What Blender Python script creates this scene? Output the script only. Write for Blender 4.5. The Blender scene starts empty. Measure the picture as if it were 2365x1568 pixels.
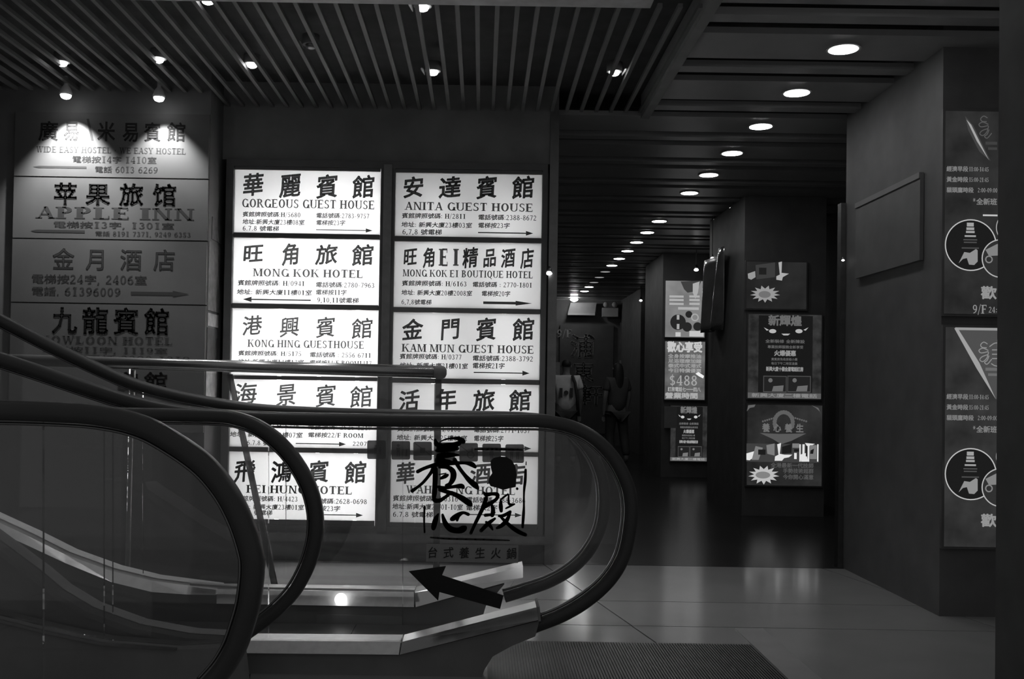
import bpy, math, random
from mathutils import Vector, Matrix
random.seed(7)
R = math.radians
SC = bpy.context.scene
COL = SC.collection

# ---------------------------------------------------------------- camera
W, HPX, F = 2365.0, 1568.0, 2300.0          # picture size and focal length in pixels (35 mm lens)
EYE, PITCH, ROLL = 1.10, R(1.0), R(0.9)
SHX, SHY = 0.0294, 0.0296
cam = bpy.data.cameras.new('camera'); camo = bpy.data.objects.new('camera', cam); COL.objects.link(camo)
cam.sensor_fit = 'HORIZONTAL'; cam.sensor_width = 36.0; cam.lens = F / W * 36.0
cam.shift_x = SHX; cam.shift_y = SHY; cam.clip_start = 0.05; cam.clip_end = 100
CM = Matrix.Rotation(R(90) + PITCH, 3, 'X') @ Matrix.Rotation(ROLL, 3, 'Z')
camo.matrix_world = Matrix.Translation((0, 0, EYE)) @ CM.to_4x4()
SC.camera = camo

# ---------------------------------------------------------------- ambient light, exposure
AMB = 0.15
wd = bpy.data.worlds.new('mall_ambient'); SC.world = wd; wd.use_nodes = True
wd.node_tree.nodes['Background'].inputs[0].default_value = (1, 1, 1, 1)
wd.node_tree.nodes['Background'].inputs[1].default_value = AMB
vs = SC.view_settings
vs.view_transform = 'Standard'; vs.look = 'None'; vs.gamma = 1.0; vs.exposure = 0.0; vs.use_curve_mapping = False

# ---------------------------------------------------------------- measuring: a photo pixel to a point at a known distance / height
def ray(u, v):
    d = CM @ Vector(((u - W / 2 + SHX * W) / F, -(v - HPX / 2 - SHY * W) / F, -1.0))
    return d
def P(u, v, Y):
    d = ray(u, v); t = Y / d.y
    return Vector((d.x * t, Y, EYE + d.z * t))
def PZ(u, v, Z):
    d = ray(u, v); t = (Z - EYE) / d.z
    return Vector((d.x * t, d.y * t, Z))
def XZ(u, v, Y):
    p = P(u, v, Y); return (p.x, p.z)

# ---------------------------------------------------------------- materials
MATS = {}
def _nodes(name):
    m = bpy.data.materials.new(name); m.use_nodes = True
    nt = m.node_tree; nt.nodes.clear()
    out = nt.nodes.new('ShaderNodeOutputMaterial')
    return m, nt, out
def mat(name, col, rough=0.5, metal=0.0, spec=0.5, var=0.12, scale=6.0, bump=0.0):
    if name in MATS: return MATS[name]
    m, nt, out = _nodes(name); N = nt.nodes; L = nt.links
    b = N.new('ShaderNodeBsdfPrincipled')
    b.inputs['Roughness'].default_value = rough; b.inputs['Metallic'].default_value = metal
    b.inputs['Specular IOR Level'].default_value = spec
    tc = N.new('ShaderNodeTexCoord'); nz = N.new('ShaderNodeTexNoise')
    nz.inputs['Scale'].default_value = scale; nz.inputs['Detail'].default_value = 5
    L.new(tc.outputs['Object'], nz.inputs['Vector'])
    r = N.new('ShaderNodeValToRGB')
    lo, hi = col * (1 - var), col * (1 + var)
    r.color_ramp.elements[0].position = 0.3; r.color_ramp.elements[1].position = 0.7
    r.color_ramp.elements[0].color = (lo, lo, lo, 1); r.color_ramp.elements[1].color = (hi, hi, hi, 1)
    L.new(nz.outputs[0], r.inputs[0]); L.new(r.outputs[0], b.inputs['Base Color'])
    if bump:
        bp = N.new('ShaderNodeBump'); bp.inputs['Strength'].default_value = bump
        L.new(nz.outputs[0], bp.inputs['Height']); L.new(bp.outputs[0], b.inputs['Normal'])
    L.new(b.outputs[0], out.inputs[0]); MATS[name] = m
    return m
def emit(name, val, strength=1.0, var=0.0, scale=8.0):
    if name in MATS: return MATS[name]
    m, nt, out = _nodes(name); N = nt.nodes; L = nt.links
    e = N.new('ShaderNodeEmission'); e.inputs[1].default_value = strength
    e.inputs[0].default_value = (val, val, val, 1)
    if var:
        tc = N.new('ShaderNodeTexCoord'); nz = N.new('ShaderNodeTexNoise'); nz.inputs['Scale'].default_value = scale
        nz.inputs['Detail'].default_value = 3
        L.new(tc.outputs['Object'], nz.inputs['Vector']); r = N.new('ShaderNodeValToRGB')
        lo, hi = val * (1 - var), val * (1 + var)
        r.color_ramp.elements[0].position = 0.35; r.color_ramp.elements[1].position = 0.65
        r.color_ramp.elements[0].color = (lo, lo, lo, 1); r.color_ramp.elements[1].color = (hi, hi, hi, 1)
        L.new(nz.outputs[0], r.inputs[0]); L.new(r.outputs[0], e.inputs[0])
    L.new(e.outputs[0], out.inputs[0]); MATS[name] = m
    return m
def glassmat(name, tint, rough=0.02, ior=1.45):
    if name in MATS: return MATS[name]
    m, nt, out = _nodes(name); N = nt.nodes; L = nt.links
    t = N.new('ShaderNodeBsdfTransparent'); t.inputs[0].default_value = (tint, tint, tint, 1)
    g = N.new('ShaderNodeBsdfGlossy'); g.inputs['Roughness'].default_value = rough
    g.inputs[0].default_value = (1, 1, 1, 1)
    fr = N.new('ShaderNodeFresnel'); fr.inputs[0].default_value = ior
    mx = N.new('ShaderNodeMixShader')
    L.new(fr.outputs[0], mx.inputs[0]); L.new(t.outputs[0], mx.inputs[1]); L.new(g.outputs[0], mx.inputs[2])
    L.new(mx.outputs[0], out.inputs[0]); MATS[name] = m
    return m
def filmmat(name, through, col, opaque):
    """tinted film: lets `through` of the light pass, with some dark pigment on its face"""
    if name in MATS: return MATS[name]
    m, nt, out = _nodes(name); N = nt.nodes; L = nt.links
    t = N.new('ShaderNodeBsdfTransparent'); t.inputs[0].default_value = (through, through, through, 1)
    d = N.new('ShaderNodeBsdfDiffuse'); d.inputs[0].default_value = (col, col, col, 1)
    mx = N.new('ShaderNodeMixShader'); mx.inputs[0].default_value = opaque
    L.new(t.outputs[0], mx.inputs[1]); L.new(d.outputs[0], mx.inputs[2]); L.new(mx.outputs[0], out.inputs[0])
    MATS[name] = m
    return m
def opal(name, col):
    if name in MATS: return MATS[name]
    m, nt, out = _nodes(name); N = nt.nodes; L = nt.links
    t = N.new('ShaderNodeBsdfTranslucent'); t.inputs[0].default_value = (col, col, col, 1)
    d = N.new('ShaderNodeBsdfDiffuse'); d.inputs[0].default_value = (.3, .3, .3, 1)
    mx = N.new('ShaderNodeMixShader'); mx.inputs[0].default_value = 0.15
    L.new(t.outputs[0], mx.inputs[1]); L.new(d.outputs[0], mx.inputs[2]); L.new(mx.outputs[0], out.inputs[0])
    MATS[name] = m
    return m

M_black = mat('black_paint', .22, .6, spec=.15)
M_dark = mat('dark_paint', .24, .65, spec=.1)
M_void = mat('ceiling_void', .09, .9, spec=0)
M_wall = mat('dark_stone_wall', .15, .6, spec=.15)
M_rubber = mat('black_rubber', .06, .4, spec=.22, var=.06)
M_steel = mat('brushed_steel', .93, .34, metal=.3, var=.08, scale=30)
M_steel_d = mat('dull_steel', .22, .4, metal=1.0, var=.1, scale=20)
M_tube = mat('glossy_black_tube', .05, .25, spec=1.0, var=.05); M_tube.node_tree.nodes['Principled BSDF'].inputs['IOR'].default_value = 2.5
M_tile = mat('light_floor_tile', .35, .14, spec=.5, var=.06, scale=2.5)
M_dfloor = mat('dark_floor_stone', .035, .22, spec=.15, var=.15, scale=3)
M_grout = mat('floor_grout', .05, .8, spec=.1)
M_plate = mat('landing_plate_metal', .16, .42, metal=.8, var=.1, scale=10)
M_slat = mat('slat_metal', .15, .6, spec=.3, var=.06)
M_cpanel = mat('ceiling_panel', .30, .34, spec=.5, var=.08, scale=4)
M_beam = mat('beam_paint', .5, .6, spec=.2, var=.2, scale=9)
M_board = mat('sign_board', .12, .6, spec=.15, var=.06)
M_bink = mat('sign_ink', .05, .7, spec=.1)
M_white = mat('box_white', .85, .7, spec=.1)
M_frame = mat('sign_frame', .12, .5, spec=.3)
M_paper = mat('poster_paper', .42, .7, spec=.1, var=.3, scale=14)
M_glass = glassmat('balustrade_glass', .955)
M_gedge = filmmat('glass_edge', .35, .25, .45)
M_opal = opal('opal_acrylic', .8)
M_vinyl = filmmat('vinyl_letter', .10, .03, .35)
M_decal = mat('black_vinyl_decal', .03, .7, spec=.1)
M_picto = filmmat('picto_film', .10, .12, .5)
M_cap = filmmat('caption_film', .5, .45, .6)
M_tube_l = emit('fluorescent_tube', 1.0, 10.0)
M_bulb = emit('bulb_light', 1.0, 12.0)
M_disc = emit('downlight_disc', 1.0, 26.0)

# ---------------------------------------------------------------- mesh building
class MB:
    def __init__(s): s.v = []; s.f = []
    def add(s, vs, fs):
        o = len(s.v); s.v += [tuple(p) for p in vs]; s.f += [tuple(i + o for i in f) for f in fs]; return s
    def box(s, x0, x1, y0, y1, z0, z1):
        return s.add([(x0,y0,z0),(x1,y0,z0),(x1,y1,z0),(x0,y1,z0),(x0,y0,z1),(x1,y0,z1),(x1,y1,z1),(x0,y1,z1)],
                     [(0,3,2,1),(4,5,6,7),(0,1,5,4),(1,2,6,5),(2,3,7,6),(3,0,4,7)])
    def prism(s, xz, y0, y1):
        """outline in the XZ plane given a thickness along Y"""
        n = len(xz); a = sum(xz[i][0]*xz[(i+1)%n][1]-xz[(i+1)%n][0]*xz[i][1] for i in range(n))
        if a < 0: xz = xz[::-1]
        vs = [(x, y0, z) for x, z in xz] + [(x, y1, z) for x, z in xz]
        fs = [tuple(range(n)), tuple(range(2*n-1, n-1, -1))]
        fs += [(i, n+i, n+(i+1) % n, (i+1) % n) for i in range(n)]
        return s.add(vs, fs)
    def tube(s, pts, r, n=12, cap=True):
        pts = [Vector(p) for p in pts]; rings = []
        for i, p in enumerate(pts):
            t = (pts[min(i+1, len(pts)-1)] - pts[max(i-1, 0)]).normalized()
            a = Vector((0, 1, 0)) if abs(t.y) < .9 else Vector((1, 0, 0))
            e1 = t.cross(a).normalized(); e2 = t.cross(e1)
            rr = r[i] if isinstance(r, (list, tuple)) else r
            rings.append([p + e1*math.cos(2*math.pi*k/n)*rr + e2*math.sin(2*math.pi*k/n)*rr for k in range(n)])
        vs = [q for g in rings for q in g]; fs = []
        for i in range(len(rings)-1):
            for k in range(n):
                fs.append((i*n+k, i*n+(k+1) % n, (i+1)*n+(k+1) % n, (i+1)*n+k))
        if cap: fs += [tuple(range(n))[::-1], tuple(range((len(rings)-1)*n, len(rings)*n))]
        return s.add(vs, fs)
    def lathe(s, c, prof, n=20, axis='Z'):
        vs = []; fs = []
        for r, h in prof:
            for k in range(n):
                a = 2*math.pi*k/n
                if axis == 'Z': vs.append((c[0]+r*math.cos(a), c[1]+r*math.sin(a), c[2]+h))
                else: vs.append((c[0]+r*math.cos(a), c[1]+h, c[2]+r*math.sin(a)))
        m = len(prof)
        for i in range(m-1):
            for k in range(n): fs.append((i*n+k, i*n+(k+1) % n, (i+1)*n+(k+1) % n, (i+1)*n+k))
        fs += [tuple(range(n))[::-1], tuple(range((m-1)*n, m*n))]
        return s.add(vs, fs)
    def sweep(s, pts, prof):
        """prof: closed list of (normal, depth) offsets swept along a curve lying in a plane of constant Y"""
        rings = []; n = len(prof)
        for i, p in enumerate(pts):
            p = Vector(p); t = (Vector(pts[min(i+1, len(pts)-1)]) - Vector(pts[max(i-1, 0)])).normalized()
            nr = Vector((-t.z, 0, t.x))
            rings.append([p + nr*a + Vector((0, b, 0)) for a, b in prof])
        vs = [q for g in rings for q in g]; fs = []
        for i in range(len(rings)-1):
            for k in range(n): fs.append((i*n+k, i*n+(k+1) % n, (i+1)*n+(k+1) % n, (i+1)*n+k))
        fs += [tuple(range(n))[::-1], tuple(range((len(rings)-1)*n, len(rings)*n))]
        return s.add(vs, fs)

LOC = {}
def root(name, loc, label, cat, group=None):
    o = bpy.data.objects.new(name, None); COL.objects.link(o); o.location = loc; o.empty_display_size = .1
    LOC[o] = Vector(loc); tag(o, label, cat, group); return o
def tag(o, label=None, cat=None, group=None, kind=None):
    if label: o['label'] = label
    if cat: o['category'] = cat
    if group: o['group'] = group
    if kind: o['kind'] = kind
    return o
def obj(name, mb, m, parent=None, smooth=False, label=None):
    xs = list(zip(*mb.v)); c = Vector(((min(xs[0])+max(xs[0]))/2, (min(xs[1])+max(xs[1]))/2, min(xs[2])))
    me = bpy.data.meshes.new(name)
    me.from_pydata([tuple(Vector(p)-c) for p in mb.v], [], mb.f); me.update()
    me.materials.append(m)
    if smooth:
        me.polygons.foreach_set('use_smooth', [True]*len(me.polygons))
    o = bpy.data.objects.new(name, me); COL.objects.link(o)
    LOC[o] = c
    if parent: o.parent = parent; o.location = c - LOC[parent]
    else: o.location = c
    if label: o['label'] = label
    return o
def flat(o): o['kind'] = 'stuff'; return o      # lettering too small to pick apart letter by letter
def dup(src, name, loc, parent=None):
    o = bpy.data.objects.new(name, src.data); COL.objects.link(o); LOC[o] = Vector(loc)
    if parent: o.parent = parent; o.location = LOC[o] - LOC[parent]
    else: o.location = loc
    return o
def struct(name, mb, m, label, cat='structure', smooth=False):
    o = obj(name, mb, m, None, smooth); tag(o, label, cat, kind='structure'); return o
def catmull(pts, n=8):
    out = []; q = [pts[0]] + list(pts) + [pts[-1]]
    for i in range(1, len(q)-2):
        p0, p1, p2, p3 = (Vector(q[i-1]), Vector(q[i]), Vector(q[i+1]), Vector(q[i+2]))
        for k in range(n):
            t = k/n
            out.append(.5*((2*p1)+(p2-p0)*t+(2*p0-5*p1+4*p2-p3)*t*t+(3*p1-p0-3*p2+p3)*t**3))
    out.append(Vector(q[-2])); return out

# ---------------------------------------------------------------- lettering
_cu = bpy.data.curves.new('glyph_source', 'FONT'); _cu.resolution_u = 2
_go = bpy.data.objects.new('glyph_source', _cu); COL.objects.link(_go)
_GC = {}
def han(ch, off):
    """outline of a character, thickened by a pen of half-width off run along its contours"""
    k = (ch, off)
    if k not in _GC:
        if (ch, 0) not in _GC:
            _cu.body = ch; bpy.context.view_layer.update()
            me = bpy.data.meshes.new_from_object(_go.evaluated_get(bpy.context.evaluated_depsgraph_get()))
            _GC[(ch, 0)] = ([(v.co.x, v.co.y + .12) for v in me.vertices], [tuple(p.vertices) for p in me.polygons])
            bpy.data.meshes.remove(me)
        vs, fs = _GC[(ch, 0)]
        if off:
            cnt = {}
            for f in fs:
                for p, q in zip(f, f[1:]+f[:1]): e = (min(p, q), max(p, q)); cnt[e] = cnt.get(e, 0)+1
            V = list(vs); Fc = list(fs)
            for (p, q), n in cnt.items():
                if n != 1: continue
                x0, y0 = vs[p]; x1, y1 = vs[q]; l = math.hypot(x1-x0, y1-y0)
                if l < 1e-6: continue
                tx, ty = (x1-x0)/l*off, (y1-y0)/l*off; o = len(V); h = .55
                V += [(x0-tx*h-ty, y0-ty*h+tx), (x0-tx*h+ty, y0-ty*h-tx), (x1+tx*h+ty, y1+ty*h-tx), (x1+tx*h-ty, y1+ty*h+tx)]
                Fc.append((o, o+1, o+2, o+3))
            vs, fs = V, Fc
        _GC[k] = (vs, fs)
    return _GC[k]
TH, TN, SF = .19, .10, .07
def _q(x0, y0, x1, y1): return [(x0, y0), (x1, y0), (x1, y1), (x0, y1)]
def _arc(cx, cy, rx, ry, a0, a1, th=TH, tn=TN):
    n = max(5, int(abs(a1-a0)/24)); o = []
    for i in range(n):
        qs = []
        for a in (a0+(a1-a0)*i/n, a0+(a1-a0)*(i+1)/n):
            a = R(a); c, s_ = math.cos(a), math.sin(a)
            qs.append(((cx+rx*c, cy+ry*s_), (cx+max(rx-th, .02)*c, cy+max(ry-tn, .02)*s_)))
        o.append([qs[0][0], qs[1][0], qs[1][1], qs[0][1]])
    return o
def _g(parts):
    o = []
    for p in parts:
        k = p[0]
        if k in 'st':
            w = TH if k == 's' else TN; x = p[1]; y0, y1 = (p[2], p[3]) if len(p) > 3 else (0, 1)
            o.append(_q(x-w/2, y0, x+w/2, y1))
            for y in (y0, y1-SF):
                if y in (0, 1-SF):
                    o += [_q(x-w/2-.09, y, x-w/2, y+SF), _q(x+w/2, y, x+w/2+.09, y+SF)]
        elif k == 'h':
            w = p[4] if len(p) > 4 else TN
            o.append(_q(p[1], p[3]-w/2, p[2], p[3]+w/2))
        elif k == 'v': o.append(_q(p[1]-.025, min(p[2], p[2]+p[3]), p[1]+.025, max(p[2], p[2]+p[3])))
        elif k == 'f': o.append(_q(p[1]-.14, min(p[2], 1-SF), p[1]+.14, min(p[2], 1-SF)+SF))
        elif k == 'd':
            w = p[5]/2; o.append([(p[1]-w, p[2]), (p[1]+w, p[2]), (p[3]+w, p[4]), (p[3]-w, p[4])])
        elif k == 'o': o += _arc(*p[1:])
        elif k == 'b': o.append(_q(*p[1:]))
    return o
SER = {
'A': (.74, [('d',.10,0,.37,1,.07),('d',.62,0,.37,1,.17),('f',.10,0),('f',.62,0),('h',.2,.52,.34)]),
'B': (.70, [('s',.15),('o',.33,.755,.24,.245,-90,90),('o',.33,.27,.29,.27,-90,90),('h',.2,.34,.97),('h',.2,.34,.52),('h',.2,.34,.03)]),
'C': (.76, [('o',.42,.5,.37,.52,45,315),('v',.68,.72,.24),('v',.70,.14,.14)]),
'D': (.80, [('s',.15),('o',.3,.5,.44,.5,-90,90),('h',.2,.32,.97),('h',.2,.32,.03)]),
'E': (.68, [('s',.15),('h',.2,.6,.97),('h',.2,.48,.52),('h',.2,.63,.03),('v',.58,.76,.22),('v',.61,.02,.22),('v',.47,.42,.2)]),
'F': (.64, [('s',.15),('h',.2,.6,.97),('h',.2,.48,.52),('v',.58,.76,.22),('v',.47,.42,.2)]),
'G': (.80, [('o',.42,.5,.37,.52,45,325),('s',.68,0,.40),('v',.68,.72,.24),('h',.56,.8,.42,.05)]),
'H': (.80, [('s',.16),('s',.64),('h',.2,.6,.52)]),
'I': (.36, [('s',.18)]),
'K': (.80, [('s',.15),('d',.24,.42,.62,1,.07),('d',.68,0,.38,.6,.17),('f',.62,1),('f',.68,0)]),
'L': (.64, [('s',.15),('h',.2,.58,.03),('v',.57,.02,.26)]),
'M': (.94, [('t',.13),('d',.47,.04,.18,1,.15),('d',.47,.04,.76,1,.06),('s',.80)]),
'N': (.80, [('t',.14),('d',.63,0,.17,1,.16),('t',.66)]),
'O': (.80, [('o',.40,.5,.36,.52,0,360)]),
'P': (.66, [('s',.15),('o',.32,.73,.28,.27,-90,90),('h',.2,.34,.97),('h',.2,.34,.49)]),
'Q': (.80, [('o',.40,.5,.36,.52,0,360),('d',.68,-.22,.42,.12,.12)]),
'R': (.76, [('s',.15),('o',.32,.75,.27,.25,-90,90),('h',.2,.34,.97),('h',.2,.34,.53),('d',.66,0,.38,.5,.16),('f',.67,0)]),
'S': (.60, [('o',.29,.76,.23,.26,30,270,.13),('o',.29,.26,.26,.28,-150,90,.14),('v',.49,.74,.24),('v',.07,.02,.24)]),
'T': (.72, [('s',.35),('h',.05,.65,.97),('v',.07,.74,.25),('v',.63,.74,.25)]),
'U': (.80, [('s',.15,.28,1),('o',.40,.30,.325,.32,180,360,.14,.07),('t',.66,.28,1)]),
'W': (1.04,[('d',.32,0,.12,1,.15),('d',.32,0,.50,.95,.06),('d',.70,0,.50,1,.15),('d',.70,0,.90,1,.06),('f',.12,1),('f',.50,1),('f',.90,1)]),
'X': (.76, [('d',.64,0,.14,1,.16),('d',.12,0,.62,1,.06),('f',.12,0),('f',.64,0),('f',.14,1),('f',.62,1)]),
'Y': (.74, [('d',.36,.45,.12,1,.16),('d',.37,.45,.62,1,.07),('s',.37,0,.46),('f',.12,1),('f',.62,1)]),
'0': (.58, [('o',.29,.5,.25,.51,0,360,.13)]),
'1': (.58, [('s',.30),('d',.15,.86,.27,1,.08)]),
'2': (.58, [('o',.28,.73,.22,.28,-25,165,.12),('d',.08,.06,.44,.62,.10),('h',.05,.52,.06,.12)]),
'3': (.58, [('o',.26,.76,.21,.25,-90,155,.12),('o',.26,.27,.25,.28,-155,90,.13)]),
'4': (.58, [('b',.32,0,.45,1),('d',.05,.30,.36,.98,.06),('h',.03,.54,.28),('f',.385,0)]),
'5': (.58, [('h',.13,.50,.95,.1),('d',.11,.55,.15,.95,.06),('o',.26,.31,.25,.32,-155,130,.13)]),
'6': (.58, [('o',.29,.31,.25,.32,0,360,.13),('o',.50,.46,.46,.54,95,190,.12)]),
'7': (.58, [('h',.06,.52,.94,.11),('d',.22,0,.47,.92,.11)]),
'8': (.58, [('o',.29,.76,.21,.25,0,360,.11),('o',.29,.27,.25,.28,0,360,.13)]),
'9': (.58, [('o',.29,.69,.25,.32,0,360,.13),('o',.08,.54,.46,.54,-85,10,.12)]),
'/': (.40, [('d',.03,-.15,.34,1.08,.07)]),
'-': (.40, [('b',.06,.34,.34,.44)]), ':': (.30, [('b',.09,.08,.22,.22),('b',.09,.52,.22,.66)]),
'.': (.30, [('b',.08,0,.21,.14)]), ',': (.30, [('d',.08,-.16,.16,.12,.13)]),
'·': (.40, [('b',.13,.38,.28,.54)]), '*': (.5, [('b',.06,.62,.44,.70),('d',.36,.42,.14,.9,.08),('d',.14,.42,.36,.9,.08)]),
'$': (.58, [('o',.29,.72,.22,.24,30,270,.12),('o',.29,.28,.24,.26,-150,90,.12),('b',.26,-.1,.32,1.1)]),
'\\': (.5, [('d',.42,-.02,.1,1.0,.16)]),
}
SERP = {k: (w, _g(p)) for k, (w, p) in SER.items()}
TH, TN, SF = .26, .11, .08
SERB = {k: (w+.06, _g(p)) for k, (w, p) in SER.items()}      # heavy cut for titles
def layout(s, off=0.0, brush=False, cap=.80, heavy=False):
    """line of mixed Chinese characters and serif letters, em = 1; returns verts, faces, width"""
    V, Fc, x = [], [], 0.0
    for ch in s:
        if ch == ' ': x += .34; continue
        if ch in SERP:
            w, polys = (SERB if heavy else SERP)[ch]
            for pg in polys:
                o = len(V); V += [(x + a*cap, b*cap + .06) for a, b in pg]; Fc.append(tuple(range(o, o+len(pg))))
            x += (w + .05) * cap
        else:
            vs, fs = han(ch, off); o = len(V)
            for a, b in vs:
                if brush: b = .5 + (b-.5)*1.0 + .10*(a-.5); a = a + .05*(b-.5)
                V.append((x + a, b))
            Fc += [tuple(i+o for i in f) for f in fs]; x += 1.0
    return V, Fc, x
def put(mb, s, u0, u1, vt, vb, Y, off=0.0, brush=False, cap=.80, heavy=False):
    """write s on the plane y=Y between the pixel columns u0..u1; vt/vb top and bottom of the first character"""
    V, Fc, w = layout(s, off, brush, cap, heavy)
    a = P(u0, vb, Y); sc = Y / F
    sx = (u1-u0)*sc/w; sy = (vb-vt)*sc
    mb.add([(a.x + x*sx, Y, a.z + y*sy) for x, y in V], Fc)
def put_chars(mb, chars, Y, off=0.0, brush=False, cap=.98):
    """single characters, each (ch, u0, u1, vt, vb)"""
    for ch, u0, u1, vt, vb in chars: put(mb, ch, u0, u1, vt, vb, Y, off, brush, cap, True)
def rect(mb, u0, u1, v0, v1, Y):
    a = P(u0, v1, Y); s = Y/F; w = (u1-u0)*s; h = (v1-v0)*s
    mb.add([(a.x, Y, a.z), (a.x+w, Y, a.z), (a.x+w, Y, a.z+h), (a.x, Y, a.z+h)], [(0, 1, 2, 3)])
def poly(mb, pts, Y):
    q = [P(u, v, Y) for u, v in pts]
    mb.add(q, [tuple(range(len(q)))])
def disc(mb, u, v, ru, Y, n=28, rv=None, ring=0):
    c = P(u, v, Y); s = Y/F; rv = rv or ru
    if ring:
        vs = []; fs = []
        for k in range(n):
            a = 2*math.pi*k/n
            vs += [(c.x+ru*s*math.cos(a), Y, c.z+rv*s*math.sin(a)), (c.x+(ru-ring)*s*math.cos(a), Y, c.z+(rv-ring)*s*math.sin(a))]
        for k in range(n):
            j = (k+1) % n; fs.append((2*k, 2*j, 2*j+1, 2*k+1))
        mb.add(vs, fs)
    else:
        mb.add([(c.x+ru*s*math.cos(2*math.pi*k/n), Y, c.z+rv*s*math.sin(2*math.pi*k/n)) for k in range(n)], [tuple(range(n))])
def brush(mb, pts, Y, z=(860, 1000, 5.0575), k=1.0):
    """ink stroke through (x, y, width) points read off an enlargement at z"""
    q = [Vector((x/z[2]+z[0], y/z[2]+z[1], w*k/z[2]/2)) for x, y, w in pts]
    q = catmull(q, 4) if len(q) > 2 else q
    for i, a in enumerate(q):
        poly(mb, [(a.x+a.z*math.cos(t*math.pi/5), a.y+a.z*math.sin(t*math.pi/5)) for t in range(10)], Y)
        if i < len(q)-1:
            b = q[i+1]; d = Vector((b.x-a.x, b.y-a.y))
            if d.length < 1e-6: continue
            n = Vector((-d.y, d.x)).normalized()
            poly(mb, [(a.x+n.x*a.z, a.y+n.y*a.z), (b.x+n.x*b.z, b.y+n.y*b.z), (b.x-n.x*b.z, b.y-n.y*b.z), (a.x-n.x*a.z, a.y-n.y*a.z)], Y)
def arrow(mb, tail, tip, v, th, hl, hh, Y):
    """straight arrow from pixel column tail to tip on pixel row v (measured at its left end)"""
    s = Y/F; l = min(tail, tip); a = P(l, v, Y); sg = 1 if tip > tail else -1
    x0 = a.x + (tail-l)*s; x1 = a.x + (tip-l)*s; xm = x1 - sg*hl*s; t = th*s/2; h = hh*s/2
    mb.add([(x0, Y, a.z-t), (xm, Y, a.z-t), (xm, Y, a.z+t), (x0, Y, a.z+t)], [(0, 1, 2, 3)])
    mb.add([(xm, Y, a.z-h), (x1, Y, a.z), (xm, Y, a.z+h)], [(0, 1, 2)])

# ================================================================ THE SETTING
DW, CH, SX = 6.26, 2.84, 0.99           # sign wall distance, ceiling height, right edge of the slatted ceiling
DE, XR = 19.5, 3.4                      # far end of the corridor, right wall
floor = struct('floor', MB().box(-4.2, XR, .6, DW, -.06, -.004), M_grout, 'mall floor laid with large pale tiles around the escalator', 'floor')
def tile_piece(k, y0, y1):
    def xl(y, j): return .47 - .197*(y-5.91) + j*1.75
    g = .004
    mb = MB(); q = [(max(-4.2, xl(y0, k)+g), y0+g), (min(XR, xl(y0, k+1)-g), y0+g), (min(XR, xl(y1, k+1)-g), y1-g), (max(-4.2, xl(y1, k)+g), y1-g)]
    if q[1][0]-q[0][0] < .05 and q[2][0]-q[3][0] < .05: return
    mb.add([(x, y, 0) for x, y in q] + [(x, y, -.02) for x, y in q], [(0, 1, 2, 3), (0, 4, 5, 1), (1, 5, 6, 2), (2, 6, 7, 3), (3, 7, 4, 0)])
    obj('floor_tile', mb, M_tile, floor)
rows = [.6, 1.5, 2.5, 3.55, 4.66, 5.20, 6.255]
for j in range(len(rows)-1):
    for k in range(-3, 2): tile_piece(k, rows[j], rows[j+1])
struct('floor', MB().box(-4.2, XR, DW, DE+.1, -.06, 0), M_dfloor, 'dark polished stone floor of the corridor beyond the tiles', 'floor')
obj('border_stone', MB().box(1.19, 1.32, 2.6, 4.63, 0, .004), mat('border_stone', .34, .3, spec=.5), floor, label='pale stone border beside the ribbed plate')

# ceiling: slatted grid on the left, cross panels over the corridor
struct('ceiling', MB().box(-4.2, XR, 4.2, DE+.1, CH+.16, CH+.24), M_void, 'black ceiling void above slats and panels', 'ceiling')
grid = struct('ceiling', MB().box(-4.2, SX, 4.505, 4.52, CH+.05, CH+.10), M_dark, 'open slatted ceiling of thin parallel metal strips above the signs', 'ceiling')
s0 = None; x = SX - .02; i = 0
while x > -3.4:
    if s0 is None:
        s0 = obj('slat', MB().box(x-.0105, x+.0105, 4.50, DW-.02, CH, CH+.02), M_slat, grid)
        sc0 = LOC[s0].copy()
    else: dup(s0, 'slat', sc0 + Vector((-.0925*i, 0, 0)), grid)
    x -= .0925; i += 1
obj('edge_trim', MB().box(SX-.012, SX+.04, 4.3, DW, CH-.03, CH+.12), M_dark, grid)
beam = struct('trim_1', MB().box(-3.6, SX-.25, 4.30, 4.50, CH-.005, CH+.12), M_beam, 'pale painted beam along the near edge of slatted ceiling', 'beam')
cpan = struct('ceiling', MB().box(SX+.04, XR, 3.55, 3.58, CH+.04, CH+.10), M_void, 'corridor ceiling of wide and narrow cross panels with dark grooves', 'ceiling')
LD0, LDS = 5.0, .745
for n in range(-1, 20):
    c = LD0 + LDS*n; xl = SX+.04 if c+.42 < DW else .05
    if c-.19 < DW < c+.42: xl = SX+.04
    obj('wide_panel', MB().box(xl, XR, c-.19, c+.18, CH, CH+.03), M_cpanel, cpan)
    obj('narrow_panel', MB().box(xl, XR, c+.30, c+.40, CH-.005, CH+.03), M_cpanel, cpan)

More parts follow.
